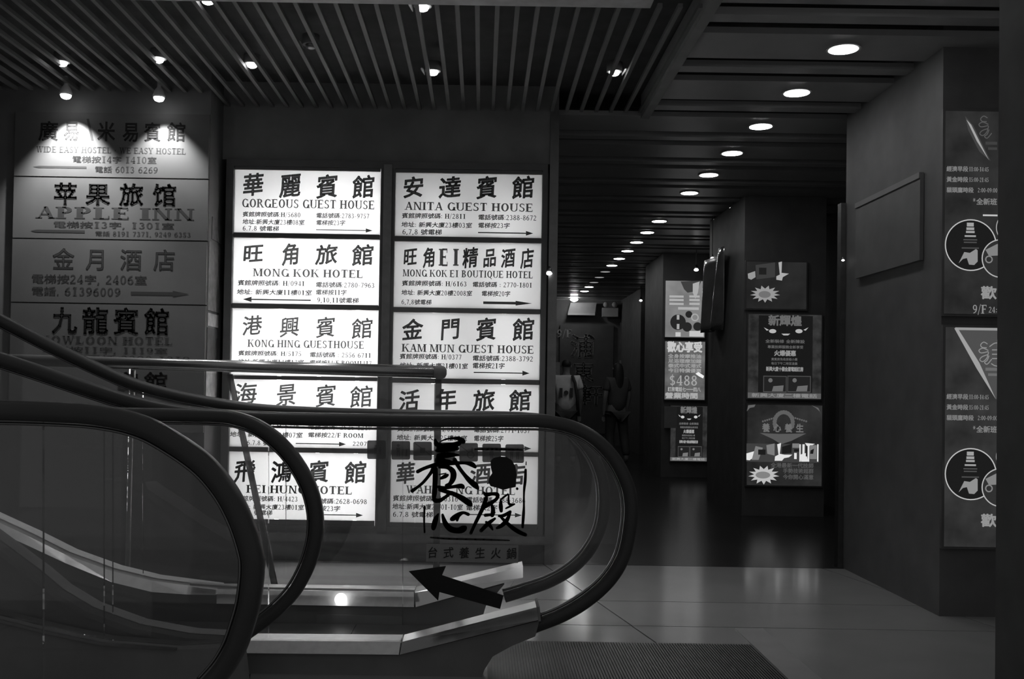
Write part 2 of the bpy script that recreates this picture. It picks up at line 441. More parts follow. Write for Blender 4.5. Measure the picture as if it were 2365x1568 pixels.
# walls
struct('wall_back', MB().box(-4.2, .46, DW+.23, DW+.4, 0, CH+.16), M_wall, 'dark wall behind the backlit hotel signs', 'wall')
struct('wall_back', MB().box(-3.9, .46, DW-.02, DW+.23, P(700, 372, DW).z, CH+.16), M_black, 'black bulkhead above the backlit hotel signs', 'wall')
zb = P(700, 1243, DW).z
struct('wall_back', MB().box(-1.64, .46, DW-.0, DW+.23, 0, zb), M_black, 'black plinth below the backlit hotel signs', 'wall')
struct('wall_left', MB().box(-4.2, -4.0, .6, DW+.1, 0, CH+.16), M_wall, 'dark side wall left of the escalators', 'wall')
struct('wall_left', MB().box(-.05, .10, DW+.4, DE, 0, CH+.16), M_wall, 'dark corridor wall hidden behind the sign wall', 'wall')
struct('wall_right', MB().box(XR, XR+.15, 3.4, DE, 0, CH+.16), M_wall, 'dark shop side wall along the right of the corridor', 'wall')
endw = struct('wall_end', MB().box(-.05, XR+.15, DE, DE+.15, 0, CH+.16), M_wall, 'dim wall closing the far end of the corridor', 'wall')
X1 = P(1950, 900, 6.28).x
pil1 = struct('pillar', MB().box(X1, XR, 4.96, 6.28, 0, CH+.16), M_wall, 'dark pillar carrying the two large posters at right', 'pillar')
pil2 = struct('pillar', MB().box(P(1716, 900, 8.84).x, P(1905, 900, 8.84).x, 8.84, 10.2, 0, CH+.16), M_wall, 'dark pillar halfway down corridor with starburst posters', 'pillar')
pil3 = struct('pillar', MB().box(P(1528, 900, 12.64).x, P(1690, 900, 12.64).x, 12.64, 14, 0, CH+.16), M_wall, 'dark pillar far down corridor beside the white shirted person', 'pillar')
pil4 = struct('pillar', MB().box(P(1478, 900, 17).x, P(1525, 900, 17).x, 17, DE, 0, CH+.16), M_wall, 'narrow dark pillar at far end of corridor', 'pillar')
struct('pillar', MB().box(P(2303, 800, 3.6).x, P(2303, 800, 3.6).x+.45, 3.2, 3.6, 0, CH+.16), mat('near_pillar', .11, .7, spec=.1), 'black pillar edge filling the right margin of view', 'pillar')
# reflective jambs
struct('trim_2', MB().box(P(1936, 900, 6.29).x, P(1948, 900, 6.29).x, 6.27, 6.33, .0, 2.3), M_steel_d, 'narrow metal jamb at back edge of right pillar', 'trim')
struct('trim_3', MB().box(P(1262, 900, DW).x, P(1282, 900, DW).x, DW-.03, DW+.12, 0, CH), M_steel_d, 'metal corner post right of the backlit signs', 'trim')

# ================================================================ BACKLIT SIGN WALL
YF, YL = 6.200, 6.1985
cab = root('light_box_cabinet', (-.6, DW, zb), 'black framed light box cabinet with two columns of hotel signs', 'light box')
cols = [((543, 880), (526, 865)), ((915, 1251), (901, 1240))]
def xz_mid(u, v): p = P(u, v, YF); return p.x, p.z
# world extents of the two columns
CX = [(P(535, 800, YF).x, P(872, 806, YF).x), (P(908, 800, YF).x, P(1246, 806, YF).x)]
ztop = P(700, 386, YF).z; zbot = P(700, 1216, YF).z
obj('back_panel', MB().box(CX[0][0]-.05, CX[1][1]+.03, DW+.20, DW+.225, zbot-.06, ztop+.04), M_white, cab)
for bx_ in ((CX[0][0]-.05, CX[0][0]-.004, YF-.02, DW+.20, zbot-.06, ztop+.04), (CX[1][1]+.004, CX[1][1]+.035, YF-.02, DW+.20, zbot-.06, ztop+.04),
            (CX[0][1]+.004, CX[1][0]-.004, YF-.015, DW+.20, zbot-.06, ztop+.04), (CX[0][0]-.004, CX[1][1]+.004, YF-.02, DW+.20, ztop-.002, ztop+.04),
            (CX[0][0]-.004, CX[1][1]+.004, YF-.02, DW+.20, zbot-.06, zbot+.01)):
    obj('frame_bar', MB().box(*bx_), M_frame, cab)
xm = (CX[0][1]+CX[1][0])/2
obj('centre_strip', MB().box(xm-.026, xm+.026, YF-.028, YF-.016, zbot-.04, ztop+.02), M_steel_d, cab)
obj('bottom_ledge', MB().box(CX[0][0]-.07, CX[1][1]+.05, YF-.06, DW, zb, zb+.05), M_steel_d, cab)
for ci, fr_ in ((0, (.29, .57, .84)), (1, (.27, .76))):
    a, b = CX[ci]
    for q, t in enumerate(fr_):
        xx = a + (b-a)*t
        obj('fluorescent_tube', MB().tube([(xx, DW+.115, zbot+.02), (xx, DW+.115, ztop-(.22 if ci+q == 0 else .13))], .013, 10),
            emit('tube_bright_%d%d' % (ci, q), 1.0, ((28.0, 12.0, 16.0), (9.6, 9.2))[ci][q]), cab, True)

for a, b in CX:
    for x0 in (a-.003, b+.001): obj('added_white_liner', MB().box(x0, x0+.002, YF+.006, DW+.199, zbot+.011, ztop-.003), M_white, cab)  # unseen liners added to brighten the sign faces towards their edges
    for z0 in (zbot+.0105, ztop-.005): obj('added_white_liner', MB().box(a, b, YF+.006, DW+.199, z0, z0+.002), M_white, cab)
S = []   # each sign: corner columns, top row, bottom row (at its left end), titles, name, lines, arrows, label
S.append(dict(c=0, t=392, b=537, title=[('華',560,609,398,453),('麗',645,695,399,456),('賓',730,781,401,458),('館',813,866,403,458)], w=.024,
  name=('GORGEOUS GUEST HOUSE',558,867,460,479.5),
  lines=[('賓館牌照號碼:H/5680',560,695,488,500.5),('電話號碼:2783-9757',730,854,491,503.5),('地址:新興大廈23樓08室',560,704,505,518),('電梯按23字',730,798,507.5,520),('6.7.8 號電梯',560,645,520.5,533)],
  arrows=[(730,861,530.5,2,16,10)], label='backlit guest house sign at top of left column with a thin right arrow'))
S.append(dict(c=0, t=549, b=700, title=[('旺',560,608,562,607),('角',650,693,560,613),('旅',728,780,563,611),('館',812,864,563,614)], w=.022,
  name=('MONG KOK HOTEL',584,840,621,639),
  lines=[('賓館牌照號碼: H/0941',549,705,646,659),('電話號碼:2780-7963',729,866,650.5,663.5),('地址: 新興大廈11樓01室',547,721,667,680),('電梯按11字',729,801,668,681),('9,10,11號電梯',732,829,686,699)],
  arrows=[(718,561,691,3,20,12.5)], label='backlit hotel sign second in left column with a left pointing arrow'))
S.append(dict(c=0, t=712, b=866, title=[('港',559,605,727,775),('興',645,692,730,779),('賓',729,775,730,780),('館',811,862,733,783)], w=.012,
  name=('KONG HING GUESTHOUSE',572,842,785,802),
  lines=[('賓館牌照號碼: H/5175',550,697,809,821),('電話號碼 : 2556 6711',715,858,812.5,825),('地址:新興大廈14樓17室',549,702,828.5,841),('電梯按14/F ROOM1417',715,859,831,843)],
  arrows=[], label='backlit guesthouse sign third in left column, crossed by the tube rail'))
S.append(dict(c=0, t=876, b=1031, title=[('海',540,594,882,934),('景',637,685,884,938),('賓',728,777,886,940),('館',807,862,889,942)], w=.012,
  name=None,
  lines=[('賓館牌照號碼: H/5276',531,692,975,988),('電話號碼: 2625 1219',711,859,979,992),('地址: 新興大廈22樓07室',531,699,996,1009),('電梯按22/F ROOM',711,839,998,1010),('6.7.8 號電梯',570,650,1016,1028),('2207',814,848,1019,1030)],
  arrows=[(683,799,1024,2.2,16,11)], label='backlit guest house sign fourth in left column behind the escalator rails'))
S.append(dict(c=0, t=1043, b=1197, title=[('飛',540,590,1060,1114),('鴻',625,674,1061,1115),('賓',712,760,1062,1116),('館',795,847,1064,1117)], w=.022,
  name=('FEI HUNG HOTEL',569,814,1121,1139),
  lines=[('賓館牌照號碼: H/4423',545,688,1144,1157),('電話號碼:2628-0698',708,848,1150,1163),('地址: 新興大廈23樓01室',546,702,1163,1176),('電梯按23字',708,786,1167,1180),('6.7.8 號電梯',549,629,1177,1189)],
  arrows=[(711,838,1188,2.2,16,11)], label='backlit hotel sign at bottom of left column seen through the curved handrails'))
S.append(dict(c=1, t=399, b=545, title=[('安',930,979,406,457),('達',1013,1065,406,458),('賓',1100,1149,405,459),('館',1182,1235,405,459)], w=.027,
  name=('ANITA GUEST HOUSE',935,1233,467,485.5),
  lines=[('賓館牌照號碼: H/2811',928,1077,491,504),('電話號碼:2388-8672',1104,1240,494.5,508),('地址: 新興大廈23樓03室',927,1091,511.5,524.5),('電梯按23字',1104,1178,513.5,526.5),('6,7,8 號電梯',929,1021,528,541.5)],
  arrows=[(1104,1232,537,2.7,17,11)], label='backlit guest house sign at top of right column, nearest the corridor'))
S.append(dict(c=1, t=557.5, b=709, title=[('旺',931,963,571,614),('角',976,1006,570,618),('E',1015,1038,576,616),('1',1044,1064,576,616),('精',1068,1104,570,619),('品',1115,1147,572,617),('酒',1157,1190,572,618),('店',1202,1233,572,620)], w=.026,
  name=('MONG KOK E1 BOUTIQUE HOTEL',930,1232,623,639),
  lines=[('賓館牌照號碼: H/6163',928,1079,647,660),('電話號碼 : 2770-1801',1091,1230,650,663),('地址: 新興大廈20樓2008室',927,1091,668.5,681.5),('電梯按20字',1112,1179,671,684),('6,7,8號電梯',927,997,690.5,703)],
  arrows=[(1116,1229,699,6,38,11)], label='backlit boutique hotel sign second in right column with thick right arrow'))
S.append(dict(c=1, t=721, b=872, title=[('金',928,977,735,786),('門',1016,1063,733,785),('賓',1099,1147,732,787),('館',1183,1235,733,787)], w=.022,
  name=('KAM MUN GUEST HOUSE',928,1234,795,813),
  lines=[('賓館牌照號碼: H/0377',923,1067,816,829),('電話號碼:2388-3792',1091,1232,820,833.5),('地址: 新興大廈21樓01室',923,1081,836.5,850),('電梯按21字',1091,1166,837,851)],
  arrows=[(1094,1223,860,2.5,16.5,11.6)], label='backlit guest house sign third in right column beside the tube rail end'))
S.append(dict(c=1, t=884.5, b=1039, title=[('活',920,969,899,950),('年',1005,1055,896,947),('旅',1091,1143,898,950),('館',1175,1228,898,950)], w=.024,
  name=None,
  lines=[('賓館牌照號碼: H/0106',917,1064,982,996),('電話號碼:2771-1037',1094,1225,985,999),('地址: 新興大廈25樓02室',916,1079,1003,1016.5),('電梯按25字',1094,1163,1005,1019)],
  arrows=[(1100,1227,1034,2.5,16,11)], label='backlit hotel sign fourth in right column above the pictogram stickers'))
S.append(dict(c=1, t=1050, b=1205, title=[('華',914,959,1066,1118),('酒',1085,1134,1068,1120),('店',1165,1213,1070,1122)], w=.024,
  name=[('WAH',938,998,1122,1140),('NG HOTEL',1052,1191,1124,1142)],
  lines=[('賓館牌照號碼: H/0316',907,1058,1143,1157),('電話號碼:2388-3686',1076,1214,1147,1160.5),('地址:新興大廈2樓01-10室',906,1069,1162,1176),('電梯按2字',1076,1149,1165,1179),('6.7.8 號電梯',907,1000,1180.5,1194)],
  arrows=[(1082,1205,1188,2.2,16,11)], label='backlit hotel sign at bottom of right column behind the brush calligraphy'))
M_v2 = filmmat('vinyl_letter_fine', .05, .03, .4)
for si, s in enumerate(S):
    a, b = CX[s['c']]
    um = (540, 905)[s['c']]
    z1 = P(um, s['t'], YF).z; z0 = P(um, s['b'], YF).z
    rt = root('hotel_sign', ((a+b)/2, YF, z0), s['label'], 'sign', 'backlit hotel signs in the light box')
    obj('face_panel', MB().box(a, b, YF, YF+.004, z0, z1), M_opal, rt)
    zn = P(um, S[si+1]['t'], YF).z if s['b'] < 1190 else zbot+.006
    rail = MB().box(a, b, YF-.012, YF+.02, zn+.0015, z0-.0005)
    if s['b'] < 1190: obj('divider_bar', rail, M_frame, rt)
    else: obj('frame_bar', MB().box(a, b, YF-.012, YF+.005, zbot+.0105, z0-.0015), M_frame, cab)
    if s['t'] < 410: obj('frame_bar', MB().box(a, b, YF-.012, YF+.005, z1+.0015, ztop-.0025), M_frame, cab)
    for ch_ in s['title']:
        mb = MB(); put_chars(mb, [ch_], YL, s['w'], True); obj('title_character', mb, M_vinyl, rt)
    nm = s['name']; mb = MB()
    for l in (nm if isinstance(nm, list) else [nm] if nm else []): put(mb, *l, YL, cap=1.0)
    if mb.v: flat(obj('name_lettering', mb, M_vinyl, rt))
    mb = MB()
    for l in s['lines']: put(mb, *l, YL, .02, True, .86)
    flat(obj('detail_lettering', mb, M_v2, rt))
    mb = MB()
    for l in s['arrows']: arrow(mb, *l, YL)
    if mb.v: obj('arrow', mb, M_v2, rt)

# ================================================================ LEFT SIGN BOARDS LIT FROM ABOVE
YB = 5.93
XB = P(477, 640, YB).x
zbt = P(270, 262, YB).z
struct('pillar', MB().box(-3.95, XB, YB+.02, DW+.2, 0, CH+.16), M_wall, 'dark pillar carrying the spotlit hotel boards at left', 'pillar')
B = [
 dict(t=261, b=409, big=[('廣',88,135,278,326),('易',146,184,278,326),('\\',198,220,276,326),('米',224,266,279,327),('易',282,322,280,328),('賓',332,372,281,328),('館',385,430,281,328)], w=.02,
   lines=[('WIDE EASY HOSTEL · WE EASY HOSTEL',84,431,337,352,.9),('電梯按14字 1410室',166,363,359,376,.9),('電話 6013 6269',218,366,383,399,.9)], bars=[(90,200,385,5)], arrows=[],
   label='board with spotlit slash in its title, topmost of the left boards'),
 dict(t=412, b=552, big=[('苹',123,178,420,474),('果',197,254,421,475),('旅',275,331,422,476),('馆',352,408,423,477)], w=.035,
   lines=[('APPLE INN',84,455,478,505,1.0),('電梯按13字, 1301室',122,404,510,526,.9),('電話 8191 7371, 9249 6353',219,442,533,545,.9)], bars=[(84,196,533,6)], arrows=[],
   label='board with bold wide letters and a dark bar, second of the left boards'),
 dict(t=555, b=700, big=[('金',120,172,571,624),('月',197,247,572,625),('酒',276,328,573,626),('店',353,405,574,627)], w=.012,
   lines=[('電梯按24字, 2406室',72,340,632,654,.9),('電話. 61396009',72,280,661,682,.9)], bars=[], arrows=[(302,437,677,7.5,38,14)],
   label='dim board with a thick right arrow, third of the left boards'),
 dict(t=703, b=846, big=[('九',119,178,707,772),('龍',188,250,708,773),('賓',261,321,709,774),('館',332,392,710,775)], w=.03,
   lines=[('KOWLOON HOTEL',92,402,776,793,1.0),('電梯按11字, 1119室',95,388,799,814,.9),('電話 2390 1219',200,440,820,833,.9)], bars=[], arrows=[],
   label='dim board just above the tube rail, fourth of the left boards'),
 dict(t=849, b=996, big=[('賓',261,321,858,910),('館',332,388,858,910)], w=.03, lines=[], bars=[], arrows=[],
   label='dark board below the tube rail, lowest of the left boards'),
]
for s in B:
    z1 = P(250, s['t'], YB).z; z0 = P(250, s['b'], YB).z; x0 = P(30, 500, YB).x
    rt = root('hotel_board', ((x0+XB)/2, YB, z0), s['label'], 'sign', 'unlit hotel boards on the left pillar')
    obj('board_panel', MB().box(x0, XB-.002, YB, YB+.02, z0, z1), M_board, rt)
    for ch_ in s['big']:
        mb = MB(); put_chars(mb, [ch_], YB-.0008, s['w'], False); obj('title_character', mb, M_bink, rt)
    mb = MB()
    for t, u0, u1, vt, vb, cp in s['lines']: put(mb, t, u0, u1, vt, vb, YB-.0008, .012, False, cp, cp == 1.0)
    if mb.v: flat(obj('detail_lettering', mb, M_bink, rt))
    mb = MB()
    for u0, u1, v, th in s['bars']: arrow(mb, u1, u0-14, v, th, 14, th*1.0, YB-.0008)
    for a_ in s['arrows']: arrow(mb, *a_, YB-.0008)
    if mb.v: obj('arrow', mb, M_bink, rt)
# papers pasted on the pillar's side
def side(u0, v0, v1, y0, y1):
    a = P(u0, v0, y0).z; b = P(u0, v1, y0).z
    return MB().box(XB+.001, XB+.004, y0, y1, b, a)
for v0, v1, y0, y1, tone, lab in [(500, 552, 6.02, 6.24, .16, 'grey torn paper at the top of the pillar side'), (556, 716, 5.96, 6.22, .20, 'long grey paper strip on the pillar side'),
        (722, 752, 5.965, 6.20, .42, 'small bright label on the pillar side'), (756, 832, 5.96, 6.2, .10, 'dark paper under the small label on pillar side'),
        (836, 918, 5.955, 6.2, .50, 'bright square paper below the tube rail on pillar side')]:
    tag(obj('pasted_paper', side(490, v0, v1, y0, y1), mat('paper_%d' % int(tone*100), tone, .7, spec=.1, var=.25, scale=18)), lab, 'paper', 'papers pasted on the left pillar side')
# the two spot lamps over the boards
for (u, v), pw, lab in (((152, 224), 110, 'small spot lamp over left half of the topmost board'), ((367, 230), 52, 'small spot lamp over right half of the topmost board')):
    c = P(u, v, YB-.125)
    rt = root('spot_lamp', c, lab, 'lamp', 'spot lamps over the left boards')
    obj('lamp_body', MB().lathe((c.x, c.y, c.z+.012), [(.034, 0), (.036, .012), (.026, .04), (.012, .06), (.012, .11)], 20), M_steel, rt, True)
    obj('bulb', MB().lathe((c.x, c.y, c.z), [(.010, -.012), (.024, -.006), (.030, .004), (.031, .012)], 20), M_bulb, rt, True)
    st = MB().tube([(c.x, c.y, c.z+.12), (c.x, c.y, CH+.02)], .006, 8); obj('stem', st, M_dark, rt)
    ld = bpy.data.lights.new('spot_beam', 'SPOT'); ld.energy = pw; ld.spot_size = R(88); ld.spot_blend = .75; ld.shadow_soft_size = .012
    lo = bpy.data.objects.new('spot_beam', ld); COL.objects.link(lo); lo.parent = rt; lo.location = (0, 0, -.02); lo.rotation_euler = (R(9), 0, 0)

# ================================================================ LAMPS IN THE CEILINGS
def downlight(u, v, lit, lab, side_=-1):
    c = PZ(u, v, CH+.012)
    rt = root('recessed_downlight', (c.x, c.y, CH+.0), lab, 'lamp', 'small downlights between the ceiling slats')
    rim = MB().lathe((c.x, c.y, CH+.022), [(.040, 0), (.044, .0), (.044, .05), (.040, .05)], 22)
    obj('housing', rim, M_dark, rt, True)
    obj('bulb', MB().lathe((c.x, c.y, CH+.006), [(.012, -.006), (.024, 0), (.030, .012), (.030, .02)], 20), M_bulb if lit else M_steel_d, rt, True)
    if lit:
        ld = bpy.data.lights.new('downlight_beam', 'SPOT'); ld.energy = lit*16; ld.spot_size = R(78); ld.spot_blend = .6; ld.shadow_soft_size = .02
        lo = bpy.data.objects.new('downlight_beam', ld); COL.objects.link(lo); lo.parent = rt; lo.location = (0, 0, -.012)
    x = c.x + side_*.048
    cres = MB()      # added steel crescent in the shape of the lit slat side beside the bulb
    pts = [(x + side_*.012*math.cos(t*math.pi/2-.2), c.y-.06+.12*t, CH+.03-.035*(t-.5)**2) for t in [q/6 for q in range(7)]]
    cres.tube(pts, [.002, .006, .009, .009, .007, .005, .002], 8)
    obj('lit_slat_crescent', cres, M_steel, rt, True)
for (u, v), lit, sd, lab in [((976, 20), 1, -1, 'lit downlight close to the pale beam, left of centre'), ((1000, 169), 1, -1, 'lit downlight in slats directly above right sign column'),
        ((1419, 170), 1, 1, 'lit downlight in slats near corridor ceiling edge'), ((582, 152), 1, -1, 'lit downlight in slats above left sign column'),
        ((480, 4), 1, -1, 'lit downlight at the top edge of view over left slats'), ((143, 148), .12, 1, 'lit downlight far left above the spotlit boards'),
        ((366, 140), .12, 1, 'faint downlight in slats above second spot lamp'), ((718, 108), 0, -1, 'unlit downlight between the central slats')]:
    downlight(u, v, lit, lab, sd)
XL = P(1846, 207, 1).x
k = 0
names = ['nearest', 'second', 'third', 'fourth', 'fifth', 'sixth', 'seventh', 'eighth', 'ninth', 'tenth', 'eleventh', 'twelfth', 'thirteenth', 'fourteenth', 'fifteenth', 'sixteenth', 'seventeenth', 'eighteenth', 'nineteenth']
for n in range(-1, 18):
    if n == 6: continue
    y = LD0 + LDS*n; x = 1.80
    dim = n in (13, 14, 15)
    rt = root('ceiling_light', (x, y, CH-.012), names[k] + ' round ceiling light of the long corridor row', 'lamp', 'round corridor ceiling lights'); k += 1
    obj('trim_ring', MB().lathe((x, y, CH-.008), [(.070, 0), (.086, 0), (.086, .008), (.070, .008)], 28), M_cpanel, rt)
    obj('diffuser', MB().lathe((x, y, CH-.012), [(.055, 0), (.072, .003), (.073, .010)], 28), emit('dim_disc', 1.0, .30) if dim else M_disc, rt)
for (u, v), e, lab in (((1703, 481), 5.0, 'bright round light standing right of the long lamp row'), ((1664, 508), .2, 'faint round light right of the long lamp row')):
    c = PZ(u, v, CH-.012)
    rt = root('ceiling_light', c, lab, 'lamp', 'round corridor ceiling lights')
    obj('trim_ring', MB().lathe((c.x, c.y, CH-.008), [(.070, 0), (.086, 0), (.086, .008), (.070, .008)], 28), M_cpanel, rt)
    obj('diffuser', MB().lathe((c.x, c.y, CH-.012), [(.055, 0), (.072, .003), (.073, .010)], 28), emit('disc_%d' % int(e*10), 1.0, e), rt)

# ================================================================ ESCALATORS
def railprof(t, w):
    return [(-t*.6, -w), (t*.2, -w), (t*.75, -w*.8), (t, -w*.4), (t, w*.4), (t*.75, w*.8), (t*.2, w), (-t*.6, w), (-t*.9, w*.6), (-t*.9, -w*.6)]
def pxcurve(pts, Y, n=6): return [P(q.x, q.y, Y) for q in catmull([Vector((u, v, 0)) for u, v in pts], n)]
def interp(pts, u):
    for a, b in zip(pts, pts[1:]):
        lo, hi = min(a[0], b[0]), max(a[0], b[0])
        if lo <= u <= hi and hi > lo: return a[1] + (b[1]-a[1])*(u-a[0])/(b[0]-a[0])
    return pts[0][1] if abs(u-pts[0][0]) < abs(u-pts[-1][0]) else pts[-1][1]
def balustrade(rt, Y, rail, loop0, base, joints, t, w, gt=.012):
    """rail: pixel curve from left to the newel loop and back in; base: pixel curve of the deck top from left to right"""
    c = pxcurve(rail, Y); obj('handrail', MB().sweep(c, railprof(t, w)), M_rubber, rt, True)
    inner = pxcurve(rail, Y)
    # slim guide under the rubber
    g = []
    for i, p in enumerate(inner):
        d = (inner[min(i+1, len(inner)-1)] - inner[max(i-1, 0)]).normalized(); nr = Vector((-d.z, 0, d.x))
        g.append(p - nr*(t+.006))
    obj('guide_profile', MB().sweep(g, [(-.004, -.012), (.004, -.012), (.004, .012), (-.004, .012)]), M_steel_d, rt, True)
    up = rail[:loop0+1]; js = list(joints)
    for a, b in zip(js, js[1:]):
        n = 10; us = [a+.7+(b-a-1.4)*i/n for i in range(n+1)]
        top = [XZ(u, interp(up, u), Y) for u in us]; bot = [XZ(u, interp(base, u), Y) for u in us]
        obj('glass_panel', MB().prism(bot + top[::-1], Y-gt/2, Y+gt/2), M_glass, rt)
    cu = catmull([Vector((u, v, 0)) for u, v in rail[loop0:]], 6)
    top = [XZ(js[-1]+.7, interp(up, js[-1]), Y)] + [XZ(q.x, q.y, Y) for q in cu if q.x > js[-1]+6]
    bs = [q for q in base if q[0] > js[-1]+4]
    bot = [XZ(js[-1]+.7, interp(base, js[-1]), Y)] + [XZ(u, v, Y) for u, v in bs]
    obj('glass_panel', MB().prism(bot + top[::-1], Y-gt/2, Y+gt/2), M_glass, rt)

YN, YA = 3.85, 4.64
escA = root('escalator', (0, 4.2, 0), 'glass sided escalator rising to the left in front of the backlit signs', 'escalator')
railN = [(-60,808),(0,829),(100,862),(200,896),(303,928),(400,949),(500,960),(650,967),(900,971),(1180,972),(1260,974),(1320,986),(1370,1011),(1415,1056),(1445,1111),(1456,1162),(1453,1222),(1438,1286),(1405,1340),(1355,1385),(1300,1418),(1240,1442),(1170,1468)]
baseN = [(-60,1225),(0,1268),(80,1328),(130,1370),(200,1412),(310,1452),(430,1474),(560,1481),(927,1483),(1240,1404)]
balustrade(escA, YN, railN, 9, baseN, [-60, 260, 620, 930], .026, .042)
railF = [(-60,706),(0,738),(100,790),(180,829),(303,884),(400,912),(500,931),(600,945),(750,953),(900,957),(1150,962),(1220,965),(1275,973),(1325,1000),(1365,1045),(1388,1095),(1395,1150),(1388,1215),(1362,1270),(1322,1312),(1270,1343),(1210,1364),(1165,1378)]
baseF = [(-60,1180),(60,1235),(150,1280),(250,1318),(350,1341),(440,1352),(560,1361),(958,1368),(1208,1308)]
balustrade(escA, YA, railF, 10, baseF, [-60, 330, 660, 958], .025, .042)
def px_prism(name, pts, Y, y0, y1, m, rt): return obj(name, MB().prism([XZ(u, v, Y) for u, v in pts], y0, y1), m, rt)
def px_slope(name, top, bot, Y, dy, back, m, rt):
    """deck plate whose visible face leans back by dy from its lower edge"""
    T = [P(u, v, Y+dy) for u, v in top]; Bq = [P(u, v, Y) for u, v in bot]; n = len(top); mb = MB()
    vs = T + Bq + [Vector((p.x, Y+back, p.z)) for p in T] + [Vector((p.x, Y+back, p.z)) for p in Bq]; fs = []
    for i in range(n-1):
        fs += [(i, n+i, n+i+1, i+1), (i, i+1, 2*n+i+1, 2*n+i), (n+i+1, n+i, 3*n+i, 3*n+i+1), (2*n+i, 2*n+i+1, 3*n+i+1, 3*n+i)]
    fs += [(0, 2*n, 3*n, n), (n-1, 2*n-1, 4*n-1, 3*n-1)]
    return obj(name, mb.add(vs, fs), m, rt)
# far deck: flat plate, then the plate climbing to the newel, then the rising part at left
px_slope('deck_plate', [(500,1361),(956,1367)], [(500,1394),(956,1402)], YA-.09, .045, .18, M_steel, escA)
px_slope('deck_plate', [(958,1368),(1208,1308)], [(960,1402),(1208,1334)], YA-.09, .045, .18, mat('polished_steel', .7, .16, metal=1, var=.05), escA)
px_slope('deck_plate', [(-60,1180),(60,1235),(150,1280),(255,1318),(350,1341),(435,1352),(498,1360)], [(-60,1204),(60,1258),(150,1300),(260,1345),(350,1367),(430,1373),(498,1374)], YA-.09, .035, .18, M_steel, escA)
px_prism('deck_rim', [(440,1346),(560,1354),(958,1361),(958,1366),(560,1359),(440,1351)], YA-.09, YA-.10, YA-.06, M_steel, escA)
px_prism('skirt_panel', [(-60,1204),(60,1258),(150,1300),(260,1345),(350,1367),(430,1373),(499,1375),(499,1395),(958,1403),(1165,1349),(1122,1400),(1113,1430),(1106,1448),(-60,1448)], YA-.07, YA-.07, YA+.07, M_black, escA)
px_prism('service_plate', [(732,1418),(930,1422),(930,1474),(732,1470)], YA-.075, YA-.085, YA-.072, M_dark, escA)
# near deck
px_slope('deck_plate', [(560,1479),(925,1482)], [(545,1508),(921,1512)], YN-.07, .05, .16, M_steel, escA)
px_slope('deck_plate', [(929,1482),(1240,1402)], [(923,1512),(1243,1432)], YN-.07, .05, .16, MATS['polished_steel'], escA)
px_prism('end_cap', [(1240,1401),(1246,1400),(1249,1433),(1243,1434)], YN-.06, YN-.07, YN+.09, M_black, escA)
px_prism('deck_plate', [(545,1479),(430,1472),(310,1450),(200,1410),(130,1368),(80,1326),(0,1266),(-60,1222),(-60,1236),(0,1281),(80,1341),(130,1382),(200,1424),(310,1464),(430,1484),(545,1492)], YN-.06, YN-.07, YN+.09, M_dark, escA)
px_prism('cladding', [(-60,1236),(0,1281),(80,1341),(130,1382),(200,1424),(310,1464),(430,1486),(545,1508),(922,1513),(1246,1433),(1236,1470),(1185,1490),(1138,1516),(1118,1548),(1110,1572),(-60,1590)], YN-.05, YN-.05, YN+.07, M_black, escA)
# steps between the two sides
def stepz(x): return max(0.0, -1.65 - x) * .5
for k in range(8):
    x1 = -.15 - k*.4; z = max(.004, stepz(x1)); zb_ = max(0.0, z-.22)
    mb = MB().box(x1-.4, x1-.003, YN+.10, YA-.10, zb_, z+.012)
    obj('step', mb, M_plate, escA)
obj('comb_plate', MB().box(-.148, -.02, YN+.10, YA-.10, 0, .014), M_steel_d, escA)
# glowing discs added in place of downlight reflections at the foot of the balustrades
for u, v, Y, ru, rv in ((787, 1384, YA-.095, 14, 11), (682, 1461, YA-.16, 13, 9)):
    c = P(u, v, Y); obj('downlight_glint', MB().lathe((c.x, c.y-.006, c.z), [(ru*Y/F*.6, -.006), (ru*Y/F, 0), (ru*Y/F, .012)], 18, 'Y'), emit('glint_glow', 1.0, 2.5), escA, True)

escB = root('escalator', (-1.6, 3.2, 0), 'nearer escalator at lower left with two thick curving black handrails', 'escalator')
YC, YD = 3.58, 2.80
railC = [(-60,950),(100,954),(300,957),(480,960),(540,965),(600,987),(650,1026),(690,1076),(718,1131),(731,1190),(728,1250),(710,1310),(680,1365),(640,1408),(600,1440),(560,1468)]
baseC = [(-60,1404),(0,1420),(130,1452),(250,1477),(420,1490),(540,1482)]
balustrade(escB, YC, railC, 3, baseC, [-60, 240], .024, .042)
railD = [(-60,948),(60,950),(180,955),(250,963),(310,977),(370,1003),(460,1063),(515,1123),(553,1190),(578,1262),(585,1312),(577,1390),(560,1452),(542,1500),(515,1545),(480,1585)]
baseD = [(-60,1600),(100,1602),(300,1604),(460,1604)]
balustrade(escB, YD, railD, 3, baseD, [-60, 100], .029, .045)
px_prism('cladding', [(-60,1404),(0,1420),(130,1452),(250,1477),(420,1490),(545,1484),(560,1510),(570,1600),(-60,1600)], YC, YC-.06, YC+.06, M_black, escB)
px_prism('deck_trim', [(-60,1400),(0,1416),(130,1448),(250,1473),(420,1486),(420,1491),(250,1479),(130,1454),(0,1422),(-60,1406)], YC, YC-.07, YC-.055, M_steel_d, escB)
px_prism('cladding', [(-60,1602),(470,1606),(500,1640),(500,1790),(-60,1790)], YD, YD-.06, YD+.06, M_black, escB)
obj('step', MB().box(-2.2, -1.2, YD+.08, YC-.08, 0, .02), M_plate, escB)

